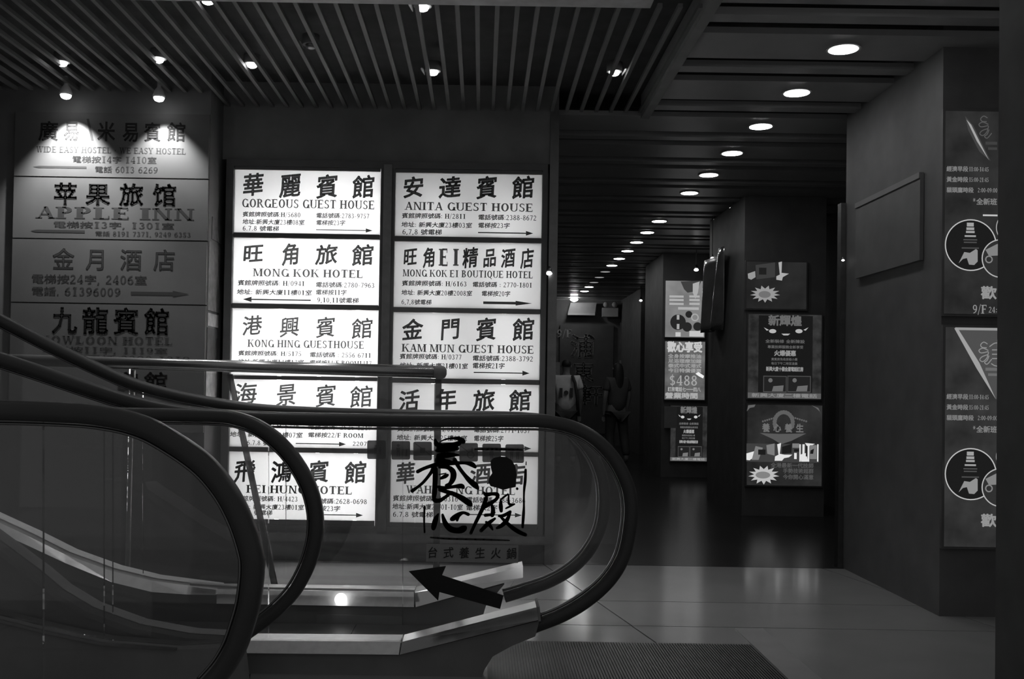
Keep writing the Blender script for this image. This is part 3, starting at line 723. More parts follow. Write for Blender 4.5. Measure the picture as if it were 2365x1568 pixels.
# landing plate with ribs
lp = root('landing_plate', (.5, 3.6, 0), 'dark ribbed metal landing plate at the foot of the escalator', 'floor plate')
obj('plate', MB().box(.04, 1.185, 2.7, 4.33, 0.0, .006), M_plate, lp)
ribs = MB(); x = .045
while x < 1.175: ribs.box(x, x+.0055, 2.72, 4.315, .006, .0105); x += .0115
tag(obj('rib', ribs, M_plate, lp), kind='stuff')

# ================================================================ TUBE RAIL WITH GLASS GUARD
pl, pr = P(-80, 828, 5.55), P(1006, 859, 4.95)
gb = root('glass_guard', ((pl.x+pr.x)/2, 5.2, 0), 'glass guard topped by a dark chrome tube rail behind the escalator', 'railing')
obj('tube_rail', MB().tube([pl, pr], .031, 24), M_tube, gb, True)
dr = (pr-pl).normalized()
obj('end_cap', MB().lathe(tuple(pr + dr*.02), [(.012, -.034), (.028, -.028), (.036, -.012), (.036, .012), (.028, .026), (.010, .034)], 20), M_black, gb, True)
def gpt(u, v):
    """pixel to the guard's own vertical plane"""
    d = ray(u, v); n = Vector((-dr.y, dr.x, 0)); t = n.dot(pr - Vector((0, 0, EYE)))/n.dot(d)
    return Vector((0, 0, EYE)) + d*t
def gprism(name, pts, th, m, lift=0):
    q = [gpt(u, v) for u, v in pts]; n = Vector((-dr.y, dr.x, 0)).normalized()
    k = len(q); vs = [p + n*(-th/2+lift) for p in q] + [p + n*(th/2+lift) for p in q]
    fs = [tuple(range(k)), tuple(range(2*k-1, k-1, -1))] + [(i, k+i, k+(i+1) % k, (i+1) % k) for i in range(k)]
    return obj(name, MB().add(vs, fs), m, gb)
zf = lambda u: 1390 - (1012-u)*.075
gprism('glass_panel', [(-80,846),(300,852),(290,zf(290)),(-80,zf(-80))], .012, M_glass)
gprism('glass_panel', [(312,852),(524,864),(630,zf(630)),(302,zf(302))], .012, M_glass)
gprism('glass_panel', [(540,864),(1004,878),(1000,zf(1000)),(646,zf(646))], .012, M_glass)
gprism('slanted_edge', [(526,864),(536,864),(643,zf(643)),(631,zf(631))], .016, M_gedge)
gprism('end_edge', [(1006,876),(1019,876),(1014,zf(1014)),(1001,zf(1001))], .016, M_gedge)
gprism('stanchion', [(304,855),(311,855),(299,zf(299)),(292,zf(292))], .02, M_steel_d)

# ================================================================ STICKERS ON THE ESCALATOR GLASS
YS = YN-.010
STK = [
 [(790,105,14),(850,75,20),(930,62,26),(1010,65,50),(1060,100,60)], [(735,80,30),(750,130,60),(800,140,40)], [(780,180,70),(860,160,80),(960,140,70),(1010,120,60)],
 [(745,205,30),(830,200,60),(990,180,50)], [(770,270,60),(850,260,70),(960,255,40),(1010,260,20)], [(780,320,110),(850,330,60),(900,330,40)],
 [(530,450,45),(600,415,40),(700,380,45),(800,360,60),(950,350,50),(1080,350,35),(1160,365,60),(1200,395,40)], [(720,400,60),(680,470,40),(600,570,36),(530,630,34),(465,675,45)],
 [(960,310,50),(1010,400,45),(1070,480,45),(1130,550,60),(1200,610,70),(1235,650,30)], [(735,420,60),(735,520,62),(730,620,60),(725,700,60),(720,770,45),(745,800,40)],
 [(780,400,30),(880,400,50),(940,450,70),(945,520,70),(910,590,50),(860,610,30)], [(800,530,30),(850,505,50),(880,490,30)], [(780,485,18),(860,470,14)],
 [(770,630,40),(850,640,40),(960,625,40),(1040,620,60),(1065,640,30)], [(720,780,50),(780,790,50),(850,750,40),(900,710,40),(930,690,30)],
 [(790,660,50),(880,690,50),(970,720,55),(1060,770,70),(1130,820,70),(1150,840,40)],
 [(770,945,20),(740,1010,60),(715,1100,60),(715,1120,30)], [(820,955,30),(850,1050,60),(910,1120,70),(1000,1140,70),(1060,1120,80),(1090,1100,30)],
 [(1120,950,40),(1060,930,36),(1000,960,60),(940,1000,60),(915,1010,20)], [(1010,960,40),(990,1020,30)],
 [(1300,690,20),(1330,720,50),(1400,710,40),(1460,720,50),(1450,770,40),(1380,820,50),(1320,850,60)], [(1330,760,50),(1300,850,50),(1250,960,44),(1200,1060,40),(1150,1170,36)],
 [(1390,830,30),(1410,900,50),(1400,960,50)], [(1320,960,40),(1400,950,30),(1430,930,20)], [(1430,1000,30),(1350,1060,50),(1270,1140,44)], [(1330,1040,30),(1380,1090,40),(1405,1130,20)],
 [(1500,780,20),(1500,850,50),(1505,910,40)], [(1510,770,24),(1560,730,24),(1590,720,20),(1590,780,26),(1600,830,30),(1660,830,20)], [(1660,830,20),(1600,860,24),(1560,880,20)],
 [(1480,970,30),(1540,960,40),(1610,920,36)], [(1610,930,30),(1570,1020,50),(1510,1080,50),(1455,1110,30)], [(1500,980,30),(1560,1040,40),(1640,1110,50),(1720,1160,50),(1790,1190,40)]]
cal = root('calligraphy_sticker', P(1090, 1250, YS), 'large black brush calligraphy of three characters on escalator glass', 'sticker')
for i0, i1 in ((0, 16), (16, 20), (20, 32)):
    ink = MB()
    for st in STK[i0:i1]: brush(ink, st, YS)
    obj('brush_character', ink, M_decal, cal)
for st in [[(610,860,24),(605,960,24),(605,1060,22),(610,1160,22)], [(1790,430,30),(1785,560,34),(1775,640,30),(1770,740,22),(1770,860,26),(1765,960,36),(1755,1100,30)],
           [(1200,190,20),(1400,190,26),(1600,195,24),(1750,200,20)], [(1797,335,10),(1795,370,14)], [(680,1220,16),(900,1235,24),(1300,1245,22),(1600,1255,14)], [(1690,648,30),(1692,652,30)]]:
    mb = MB(); brush(mb, st, YS); obj('border_line', mb, M_decal, cal)
mb = MB(); poly(mb, [(x/5.0575+860, y/5.0575+1000) for x, y in [(1380,330),(1420,290),(1500,275),(1570,280),(1630,320),(1670,390),(1685,470),(1680,560),(1675,630),(1600,645),(1530,665),(1460,640),(1380,620),(1355,570),(1370,510),(1400,470),(1385,410)]], YS)
obj('seal_mark', mb, M_decal, cal, label='solid black seal blob')
ar = px_prism('arrow_sticker', [(944,1319),(1030,1307),(1021,1328),(1163,1375),(1155,1406),(1015,1367),(1012,1387)], YS, YS-.002, YS+.002, M_decal, None)
tag(ar, 'large black arrow sticker pointing left on escalator glass', 'sticker')
cp = root('caption_sticker', P(1090, 1297, YS), 'pale translucent caption strip with dim characters under the calligraphy', 'sticker')
mb = MB(); rect(mb, 984, 1196, 1256, 1297, YS); obj('strip', mb, M_cap, cp)
for i, ch in enumerate('台式養生火鍋'):
    mb = MB(); put(mb, ch, 987+i*36.5, 1011+i*36.5, 1262+i*.5, 1289+i*.5, YS-.002, .01, True); obj('caption_character', mb, M_bink, cp)
# pictograms
YP = YN+.010
def fig(mb, u, v, s, skirt=False):
    disc(mb, u, v-9*s, 3*s, YP-.002, 12)
    poly(mb, [(u-4*s, v-5*s), (u+4*s, v-5*s), (u+(6 if skirt else 3)*s, v+4*s), (u-(6 if skirt else 3)*s, v+4*s)], YP-.002)
    for d in (-1, 1): poly(mb, [(u+d*.6*s, v+4*s), (u+d*3*s, v+4*s), (u+d*3*s, v+12*s), (u+d*.6*s, v+12*s)], YP-.002)
PIC = ['leftmost pictogram sticker, beside the sign column gap', 'pictogram sticker with standing figure and arrow, second from left', 'pictogram sticker with crossed square, third from left',
       'pictogram sticker mostly behind the calligraphy', 'pictogram sticker with round wheel sign right of the calligraphy', 'pictogram sticker second from right above the seal mark', 'rightmost pictogram sticker with two standing figures']
for i in range(7):
    u0 = 848 + i*53.2 + (3 if i == 1 else 0); v0 = 1017 + i*1.5
    rt = root('pictogram_sticker', P(u0+21, v0+43, YP), PIC[i], 'sticker', 'safety pictogram stickers on escalator glass')
    mb = MB(); r_ = 4; q = []
    for cx_, cy_, a0 in ((u0+43-r_, v0+r_, -90), (u0+43-r_, v0+43-r_, 0), (u0+r_, v0+43-r_, 90), (u0+r_, v0+r_, 180)):
        q += [(cx_+r_*math.cos(R(a0+t)), cy_+r_*math.sin(R(a0+t))) for t in (0, 30, 60, 90)]
    poly(mb, q, YP); obj('square', mb, M_picto, rt)
    mb = MB(); c = (u0+21.5, v0+21)
    if i == 0: fig(mb, c[0]-2, c[1], .9); fig(mb, c[0]+8, c[1]+3, .7)
    elif i == 1: fig(mb, c[0]-6, c[1], 1.2); poly(mb, [(c[0]+10, c[1]+14), (c[0]+12, c[1]-2), (c[0]+15, c[1]-2), (c[0]+15, c[1]+14)], YP-.002)
    elif i in (2, 3): rect(mb, c[0]-6, c[0]+6, c[1]-7, c[1]+5, YP-.002); brush(mb, [(c[0]-18, c[1]-18, 2), (c[0]+18, c[1]+10, 2)], YP-.002, (0, 0, 1))
    elif i == 4: disc(mb, c[0]+5, c[1]+6, 9, YP-.002, 20, ring=2.5); fig(mb, c[0]+8, c[1]-4, .6); brush(mb, [(c[0]-18, c[1]-14, 2), (c[0]+2, c[1]+2, 2)], YP-.002, (0, 0, 1))
    elif i == 5: fig(mb, c[0], c[1]+1, 1.0, True)
    else: fig(mb, c[0]-7, c[1]+1, 1.1); fig(mb, c[0]+7, c[1]+1, 1.1)
    flat(obj('symbol', mb, M_decal, rt))

# ================================================================ BACKLIT POSTERS
def E_(v): return emit('print_%03d' % round(v*1000), v)
class Poster:
    def __init__(s, u0, u1, v0, v1, Y, base, label, group, var=.2, scale=4.0, case=.028):
        a, b = P(u0, v1, Y), P(u0, v0, Y); w = (u1-u0)*Y/F
        s.Y = Y; s.n = 0; s.rt = root('light_box_poster', (a.x+w/2, Y, a.z), label, 'poster', group)
        obj('case', MB().box(a.x-.012, a.x+w+.012, Y+.004, Y+case, a.z-.012, b.z+.012), M_frame, s.rt)
        obj('print_ground', MB().box(a.x, a.x+w, Y, Y+.006, a.z, b.z), emit('ground_%d_%d' % (round(base*1000), round(scale*10)), base, 1.0, var, scale), s.rt)
    def lay(s): s.n += 1; return s.Y - .0012*s.n
    def part(s, name, fn, tone, label=None):
        y = s.lay(); mb = MB(); fn(mb, y); return flat(obj(name, mb, E_(tone), s.rt, label=label))
def star(mb, u, v, ru, rv, Y, n=13):
    c = []
    for k in range(2*n):
        a = math.pi*k/n + .12; q = 1.0 if k % 2 == 0 else .62
        c.append((u+ru*q*math.cos(a), v+rv*q*math.sin(a)))
    for k in range(2*n): poly(mb, [(u, v), c[k], c[(k+1) % (2*n)]], Y)
def loop(mb, pts, w, Y): brush(mb, [(x, y, w) for x, y in pts], Y, (0, 0, 1))

def big_poster(dy, top, bot, base, label, lower):
    p = Poster(2181, 2352, top, bot, 4.93, base, label, 'large posters on the right pillar', .35, 5.0)
    o = dy
    if lower:
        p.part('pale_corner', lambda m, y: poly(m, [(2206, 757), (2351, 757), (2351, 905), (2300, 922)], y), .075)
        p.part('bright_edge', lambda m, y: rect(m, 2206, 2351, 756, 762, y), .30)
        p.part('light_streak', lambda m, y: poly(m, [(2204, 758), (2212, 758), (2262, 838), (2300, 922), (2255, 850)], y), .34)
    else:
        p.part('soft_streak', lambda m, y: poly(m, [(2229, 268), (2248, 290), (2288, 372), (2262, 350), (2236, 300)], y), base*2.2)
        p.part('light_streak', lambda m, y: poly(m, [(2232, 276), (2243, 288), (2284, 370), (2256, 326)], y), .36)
    q = 0 if not lower else 522; t = .09 if not lower else .26
    def logo(m, y):
        for pts in ([(2280,272),(2272,268),(2265,274),(2268,280),(2278,281)], [(2282,287),(2270,282),(2261,287),(2266,293),(2282,290)],
                    [(2281,297),(2268,302),(2263,309),(2270,313),(2279,305),(2283,292)], [(2284,300),(2280,310),(2274,315),(2280,319),(2290,308)]):
            loop(m, [(a, b+q) for a, b in pts], 2.2, y)
        if lower:
            for pts in ([(2286,800),(2300,792),(2318,800),(2318,842),(2300,845),(2290,840)], [(2292,808),(2316,808)], [(2292,818),(2316,818)], [(2292,828),(2316,828)], [(2304,785),(2304,842)]): loop(m, pts, 2.4, y)
    p.part('logo_outline', logo, t)
    p.part('logo_caption', lambda m, y: (rect(m, 2276, 2303, 327+q, 334+q, y), rect(m, 2282, 2303, 340+q, 346+q, y)), t*.55)
    def hours(m, y):
        for i, s_ in enumerate(('經濟早段', '黃金時段', '貓頭鷹時段')):
            v = 383+24.3*i+o; put(m, s_, 2186, 2186+12.6*len(s_), v, v+13, y, .03)
        put(m, '*全新班', 2246, 2303, 457+o, 473+o, y, .03, False, 1.0)
    p.part('lettering', hours, .20)
    def nums(m, y):
        for i, s_ in enumerate(('11:00-14:45', '15:00-21:45', '2:00-09:00')):
            v = 386+24.3*i+o; x0 = 2238 if i < 2 else 2258; put(m, s_, x0, x0+46, v, v+10, y, .02, False, 1.0)
    p.part('opening_hours', nums, .26)
    cy = 566+o*1.0055
    p.part('photo_disc', lambda m, y: disc(m, 2242, cy, 58, y, 44), .012)
    def bars(m, y):
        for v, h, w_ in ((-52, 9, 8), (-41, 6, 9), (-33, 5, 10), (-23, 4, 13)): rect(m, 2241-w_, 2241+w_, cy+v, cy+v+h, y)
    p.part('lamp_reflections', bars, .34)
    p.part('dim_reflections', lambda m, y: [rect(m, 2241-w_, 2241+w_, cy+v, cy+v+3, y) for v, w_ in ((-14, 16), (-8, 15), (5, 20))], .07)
    p.part('seated_figure', lambda m, y: poly(m, [(2227, cy+16), (2240, cy+18), (2254, cy+9), (2258, cy+12), (2258, cy+38), (2250, cy+46), (2238, cy+45), (2233, cy+30), (2224, cy+32), (2214, cy+42), (2222, cy+26)], y), .27)
    p.part('photo_ring', lambda m, y: disc(m, 2242, cy, 60, y, 48, ring=2.6), .50)
    c2 = (2312, cy+31)
    p.part('photo_disc', lambda m, y: disc(m, c2[0], c2[1], 43, y, 40), .03)
    p.part('food_photo', lambda m, y: (poly(m, [(2276, c2[1]-20), (2304, c2[1]-34), (2340, c2[1]-20), (2330, c2[1]-8), (2284, c2[1]-6)], y), disc(m, 2284, c2[1]+2, 9, y, 16, ring=3)), .22)
    p.part('photo_ring', lambda m, y: disc(m, c2[0], c2[1], 45, y, 44, ring=2.6), .45)
    c3 = (2335, cy-42)
    p.part('photo_disc', lambda m, y: disc(m, 2338, c3[1]+2, 36, y, 36), .015)
    p.part('photo_ring', lambda m, y: disc(m, 2338, c3[1]+2, 38, y, 40, ring=2.2), .35)
    if not lower: p.part('white_dash', lambda m, y: rect(m, 2270, 2304, 495, 499, y), .5)
    p.part('greeting', lambda m, y: put(m, '歡', 2265, 2302, 660+o, 691+o, y, .03), .28)
    if not lower: p.part('floor_number', lambda m, y: (put(m, '9/F', 2246, 2280, 705, 725, y, 0, False, 1.0), put(m, '24:00', 2283, 2320, 706, 723, y)), .26)
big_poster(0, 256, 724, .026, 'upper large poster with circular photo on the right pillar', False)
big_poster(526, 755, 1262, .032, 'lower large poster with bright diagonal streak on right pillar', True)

YM = 8.80; GM = 'posters on the middle corridor pillar'
p = Poster(1724, 1862, 604, 712, YM, .020, 'top poster of middle pillar with starburst and pale figure', GM, .3, 3)
p.part('pale_shape', lambda m, y: poly(m, [(1727, 632), (1744, 626), (1745, 640), (1735, 646), (1728, 643)], y), .30)
p.part('room_photo', lambda m, y: (poly(m, [(1745, 612), (1790, 606), (1790, 640), (1747, 645)], y)), .045)
p.part('dark_doorway', lambda m, y: rect(m, 1753, 1770, 618, 634, y), .014)
p.part('standing_figure', lambda m, y: (poly(m, [(1798, 606), (1806, 604), (1805, 630), (1822, 632), (1808, 640), (1806, 648), (1793, 646), (1793, 638), (1801, 634)], y)), .40)
p.part('starburst', lambda m, y: star(m, 1767, 679, 35, 20, y), .30)
p.part('starburst_centre', lambda m, y: disc(m, 1766, 680, 14, y, 20, 8), .16)
def notice(u0, u1, v0, v1, Y, label, group, dim=1.0):
    p = Poster(u0, u1, v0, v1, Y, .03, label, group, .45, 9)
    w = u1-u0; h = v1-v0; X_ = lambda a: u0+w*a; V_ = lambda a: v0+h*a
    p.part('black_field', lambda m, y: rect(m, X_(.14), X_(.88), V_(.015), V_(.93), y), .010)
    p.part('title_lettering', lambda m, y: put(m, '新輝煌', X_(.28), X_(.74), V_(.01), V_(.14), y, .04), .13*dim)
    p.part('ornament', lambda m, y: (disc(m, X_(.34), V_(.205), w*.05, y, 16, h*.025), disc(m, X_(.70), V_(.205), w*.05, y, 16, h*.025), poly(m, [(X_(.22), V_(.16)), (X_(.29), V_(.19)), (X_(.26), V_(.2))], y), poly(m, [(X_(.83), V_(.16)), (X_(.76), V_(.19)), (X_(.79), V_(.2))], y), poly(m, [(X_(.46), V_(.235)), (X_(.58), V_(.235)), (X_(.55), V_(.255)), (X_(.49), V_(.255))], y)), .45*dim)
    def txt(m, y):
        put(m, '全新裝修 全新陳設', X_(.24), X_(.78), V_(.30), V_(.345), y, .02)
        put(m, '專業技師服務全新享受', X_(.27), X_(.76), V_(.37), V_(.41), y, .02)
        put(m, '貴賓房免收房租小費', X_(.32), X_(.68), V_(.52), V_(.555), y, .02); put(m, '每日下午二時至凌晨', X_(.32), X_(.68), V_(.57), V_(.605), y, .02)
    p.part('small_lettering', txt, .12*dim)
    p.part('bold_lettering', lambda m, y: (put(m, '火爆優惠', X_(.36), X_(.66), V_(.43), V_(.50), y, .04), put(m, '新興大廈十樓全層電話訂房', X_(.25), X_(.76), V_(.625), V_(.68), y, .05)), .27*dim)
    for a, b in ((.21, .53), (.54, .86)):
        p.part('photo_frame', lambda m, y: rect(m, X_(a), X_(b), V_(.735), V_(.93), y), .07*dim)
        p.part('photo', lambda m, y: rect(m, X_(a+.01), X_(b-.01), V_(.745), V_(.92), y), .016)
        p.part('photo_highlight', lambda m, y: (poly(m, [(X_(a+.12), V_(.92)), (X_(a+.14), V_(.86)), (X_(b-.04), V_(.85)), (X_(b-.05), V_(.92))], y), disc(m, X_(a+.1), V_(.79), w*.03, y, 10)), .14*dim)
    p.part('address_band', lambda m, y: rect(m, u0, u1, V_(.935), V_(1.0), y), .10*dim)
    p.part('address_lettering', lambda m, y: put(m, '新興大廈二樓電話', X_(.05), X_(.95), V_(.94), V_(.99), y, .02), .24*dim)
notice(1727, 1896, 725, 919, YM, 'black text poster with two photos on middle pillar', GM)
p = Poster(1725, 1897, 934, 1120, YM, .024, 'lowest poster of middle pillar with arch emblem and photo strip', GM, .35, 4)
p.part('corner_ornament', lambda m, y: (poly(m, [(1725, 950), (1728, 936), (1745, 934), (1742, 940), (1732, 942)], y), poly(m, [(1874, 936), (1890, 942), (1897, 958), (1893, 950), (1884, 942)], y)), .12)
def arch(m, y):
    for k in range(17):
        a = math.pi*(-.12+1.24*k/16); disc(m, 1810-21*math.cos(a), 976-24*math.sin(a), 5.0, y, 9)
    for k in range(7): disc(m, 1762+7*k/1.4, 973-k*1.5, 2.4, y, 7); disc(m, 1862-7*k/1.4, 973-k*1.5, 2.4, y, 7)
p.part('arch_emblem', arch, .11)
p.part('emblem_characters', lambda m, y: [put(m, c, 1760+i*26, 1778+i*26, 977+i*.4, 998+i*.4, y, .03) for i, c in enumerate('養心養生')], .15)
p.part('emblem_base', lambda m, y: (poly(m, [(1755, 1000), (1800, 1002), (1862, 1001), (1828, 1018), (1804, 1026), (1785, 1014)], y)), .10)
p.part('photo_strip', lambda m, y: rect(m, 1724, 1891, 1024, 1066, y), .05)
def sw(m, y):
    poly(m, [(1724, 1047), (1742, 1042), (1741, 1056), (1731, 1063), (1724, 1062)], y)
    poly(m, [(1795, 1026), (1804, 1023), (1801, 1048), (1812, 1050), (1830, 1050), (1822, 1056), (1811, 1058), (1806, 1064), (1789, 1064), (1790, 1054), (1798, 1050)], y)
    for a, b in ((1846, 1849), (1853, 1858), (1865, 1869), (1887, 1890)): rect(m, a, b, 1026, 1066, y)
    poly(m, [(1859, 1023), (1882, 1025), (1872, 1030), (1864, 1030)], y); poly(m, [(1847, 1050), (1862, 1046), (1866, 1066), (1850, 1066)], y); rect(m, 1834, 1840, 1046, 1060, y)
p.part('bright_shapes', sw, .75)
p.part('grey_shapes', lambda m, y: (poly(m, [(1745, 1030), (1762, 1034), (1752, 1062), (1736, 1062)], y), poly(m, [(1770, 1028), (1789, 1024), (1789, 1052), (1772, 1048)], y), rect(m, 1870, 1886, 1028, 1060, y), rect(m, 1830, 1846, 1024, 1034, y)), .20)
p.part('dark_shapes', lambda m, y: (rect(m, 1751, 1768, 1038, 1050, y), poly(m, [(1806, 1032), (1829, 1025), (1828, 1046), (1806, 1048)], y), rect(m, 1861, 1864, 1030, 1054, y), poly(m, [(1872, 1040), (1880, 1036), (1878, 1048), (1871, 1048)], y), rect(m, 1834, 1845, 1037, 1043, y)), .012)
p.part('starburst', lambda m, y: star(m, 1764, 1097, 36, 22, y), .50)
p.part('starburst_centre', lambda m, y: disc(m, 1762, 1097, 17, y, 20, 8), .22)
p.part('slogan_lettering', lambda m, y: (put(m, '全港最新一代技師', 1780, 1879, 1068, 1080, y, .02), put(m, '手勢技術超群', 1808, 1879, 1081, 1093, y, .02), put(m, '今你開心滿意', 1808, 1879, 1095, 1107, y, .02)), .09)

YQ = 12.60; GQ = 'posters on the far corridor pillar'
p = Poster(1536, 1627, 648, 778, YQ, .21, 'bright poster with dark circles at top of far pillar', GQ, .2, 3)
p.part('dark_top', lambda m, y: poly(m, [(1572, 650), (1620, 648), (1610, 672), (1588, 676), (1580, 668)], y), .05)
p.part('pale_flash', lambda m, y: poly(m, [(1600, 655), (1616, 650), (1612, 676), (1606, 690), (1600, 676)], y), .40)
p.part('text_bars', lambda m, y: [(rect(m, 1546, 1579, v, v+5, y), rect(m, 1592, 1616, v, v+5, y)) for v in (682, 690, 699)] + [rect(m, 1566, 1614, 709, 715, y)], .42)
p.part('photo_disc', lambda m, y: (disc(m, 1566, 744, 18, y, 26), disc(m, 1591, 726, 8, y, 18), disc(m, 1587, 755, 11, y, 18), disc(m, 1611, 754, 10, y, 18)), .02)
p.part('photo_highlight', lambda m, y: (rect(m, 1563, 1569, 727, 738, y), rect(m, 1563, 1569, 748, 760, y), disc(m, 1605, 733, 9, y, 18, ring=3)), .38)
p.part('footer_glow', lambda m, y: (rect(m, 1560, 1572, 767, 777, y), rect(m, 1592, 1625, 764, 777, y)), .55)
p = Poster(1535, 1627, 788, 922, YQ, .12, 'price poster in middle of far pillar', GQ, .35, 5)
p.part('headline', lambda m, y: put(m, '歡心享受', 1541, 1622, 788, 813, y, .05), .55)
p.part('small_lettering', lambda m, y: [put(m, s_, 1543, 1620, 817+11*i, 827+11*i, y, .03) for i, s_ in enumerate(('全身按摩推油', '足浴理療加鐘', '泰式中式港式', '今日特價優惠'))], .33)
p.part('price', lambda m, y: put(m, '$488', 1545, 1612, 868, 891, y, 0, False, 1.0), .36)
p.part('footer_lettering', lambda m, y: (put(m, '訂房電話七一一四八', 1542, 1618, 893, 904, y, .03), put(m, '營業時間', 1536, 1612, 906, 920, y, .04)), .40)
p.part('white_flash', lambda m, y: poly(m, [(1606, 863), (1613, 859), (1626, 868), (1624, 874), (1614, 869)], y), .85)
notice(1548, 1632, 937, 1064, YQ, 'black text poster at bottom of far pillar', GQ, 1.3)
mb = MB(); rect(mb, 1534, 1562, 938, 988, YQ-.02)
tag(obj('taped_sheet', MB().box(P(1533, 988, YQ).x, P(1562, 988, YQ).x, YQ-.03, YQ-.026, P(1533, 988, YQ).z, P(1533, 938, YQ).z), mat('sheet', .28, .7)), 'plain grey sheet taped left of the lowest far poster', 'paper')

# ================================================================ SMALL LAMPS DOWN THE CORRIDOR
for u, v, Y, r, lab, pw in ((1608, 623, 12.3, .030, 'small lamp shining on the bright far poster', 0), (1645, 596, 10.0, .018, 'small lamp above the glossy banner', 3.0), (1268, 631, DW-.06, .020, 'tiny glowing bead on metal post beside the signs', 0),  # the one on the metal post is just a small glowing bead
        (1480, 694, 16.8, .028, 'tiny lamp at far end on narrow pillar', 0), (1947, 601, 6.20, .010, 'tiny bright lamp on the right pillar jamb', 0), (1326, 691, 19.0, .075, 'flat lamp at far end of corridor ceiling', 0)):
    c = P(u, v, Y); rt = root('small_lamp', c, lab, 'lamp', 'small lamps along the corridor')
    obj('bulb', MB().lathe((c.x, c.y, c.z), [(r*.4, -r*.6), (r*.9, -r*.3), (r, 0), (r*.6, r*.5)], 14), emit('small_lamp_glow', 1.0, 4.0) if Y < 18 else emit('far_lamp_glow', 1.0, 30.0), rt, True)
    obj('holder', MB().lathe((c.x, c.y, c.z+r*.5), [(r*.7, 0), (r*.9, r*.4), (r*.4, r*1.6)], 12), M_steel_d, rt, True)
    if Y > 7: obj('stem', MB().tube([(c.x, c.y, c.z+r*1.5), (c.x, c.y, CH+.17)], .006, 6), M_dark, rt)
# glossy banner draped on the middle pillar's side
mb = MB(); n = 16; rowsb = 10; xp = P(1716, 900, 8.84).x
for j in range(rowsb+1):
    v = 600 + 165*j/rowsb
    for i in range(n+1):
        t = i/n; yy = 10.12 - (.85-.25*j/rowsb)*t
        zz = P(1650, v, 9.8).z + .06*t*(1-j/rowsb)
        mb.v.append((xp - .055 - .045*math.sin(t*9.0+j*.15), yy, zz))
for j in range(rowsb):
    for i in range(n): a = j*(n+1)+i; mb.f.append((a, a+1, a+n+2, a+n+1))
ban = obj('glossy_banner', mb, mat('glossy_plastic', .55, .2, metal=.85, var=.2), None, True); tag(ban, 'crumpled glossy plastic banner catching light left of middle pillar', 'banner')
sm = ban.modifiers.new('thick', 'SOLIDIFY'); sm.thickness = .004
# projecting sign on the pillar's corridor side
a, b = P(2095, 395, 5.0), P(1955, 450, 5.9); xs = X1-.004
yA, yB = 5.16, 6.05
zt = P(2095, 397, yA).z; zl = P(2095, 600, yA).z
sg = root('side_sign', (xs, 5.6, zl), 'almost black sign board on the corridor side of right pillar', 'sign')
obj('panel', MB().box(xs-.02, xs, yA, yB, zl, zt), mat('side_sign_panel', .15, .5, spec=.3), sg)
obj('frame', MB().box(xs-.026, xs-.02, yA, yB, zt-.03, zt), mat('side_sign_trim', .2, .5), sg)

# ================================================================ FAR END OF THE CORRIDOR
YE = DE-.05
pn = root('far_sign', (P(1345, 1000, YE).x, YE, P(1345, 1000, YE).z), 'dim tall sign with three outlined characters at corridor end', 'sign')
mb = MB(); a = P(1290, 1000, YE); b = P(1290, 750, YE); obj('panel', MB().box(a.x, a.x+1.05, YE, YE+.04, a.z, b.z), mat('far_sign_panel', .10, .6), pn)
for ch_ in (('浦', 1316, 1374, 770, 826), ('東', 1322, 1372, 834, 882), ('軒', 1335, 1392, 888, 936), ('9/F', 1286, 1322, 762, 780)):
    mb = MB(); put(mb, *ch_, YE-.01, .03, False, 1.0); obj('character', mb, mat('far_sign_ink', .32, .6), pn)
for u0, u1, v0, v1, tone, lab in ((1430, 1476, 832, 940, .34, 'pale notice sheet behind the dark haired person'), (1432, 1474, 745, 822, .16, 'dim notice board above the dark haired person'), (1262, 1292, 836, 930, .34, 'pale notice beside the white shirted person')):
    a = P(u0, v1, YE-.1); b = P(u0, v0, YE-.1)
    tag(obj('wall_notice', MB().box(a.x, a.x+(u1-u0)*YE/F, YE-.1, YE-.07, a.z, b.z), mat('notice_%d' % int(tone*100), tone, .7, var=.25, scale=5)), lab, 'notice')
el = root('emergency_light', P(1409, 732, YE-.12), 'twin headed emergency light box at the far end', 'lamp')
a = P(1391, 731, YE-.12); b = P(1391, 711, YE-.12); obj('box', MB().box(a.x, a.x+36*YE/F, YE-.14, YE-.03, a.z, b.z), mat('emergency_box', .45, .6), el)
for u in (1399, 1419):
    c = P(u, 704, YE-.12); obj('lamp_head', MB().lathe((c.x, c.y-.05, c.z), [(.035, -.03), (.055, 0), (.05, .05), (.02, .09)], 14, 'Y'), mat('emergency_box', .45, .6), el, True)
so = root('soffit', P(1345, 735, YE-.4), 'dim tapered ceiling recess above the far sign', 'soffit')
mb = MB(); q = [P(1318, 699, YE-.1), P(1378, 699, YE-.1), P(1374, 724, YE-.1), P(1311, 724, YE-.1)]
mb.add([tuple(v) for v in q] + [(v.x, v.y+.05, v.z) for v in q], [(0, 1, 2, 3), (7, 6, 5, 4), (0, 4, 5, 1), (1, 5, 6, 2), (2, 6, 7, 3), (3, 7, 4, 0)])
obj('bracket', MB().box(q[0].x, q[1].x, YE-.06, DE, q[3].z, q[0].z), M_dark, so)
obj('panel', mb, mat('soffit_panel', .35, .5), so)
obj('lip', MB().box(q[3].x, q[2].x, YE-.13, YE-.1, q[3].z-.03, q[3].z+.01), mat('emergency_box', .45, .6), so)

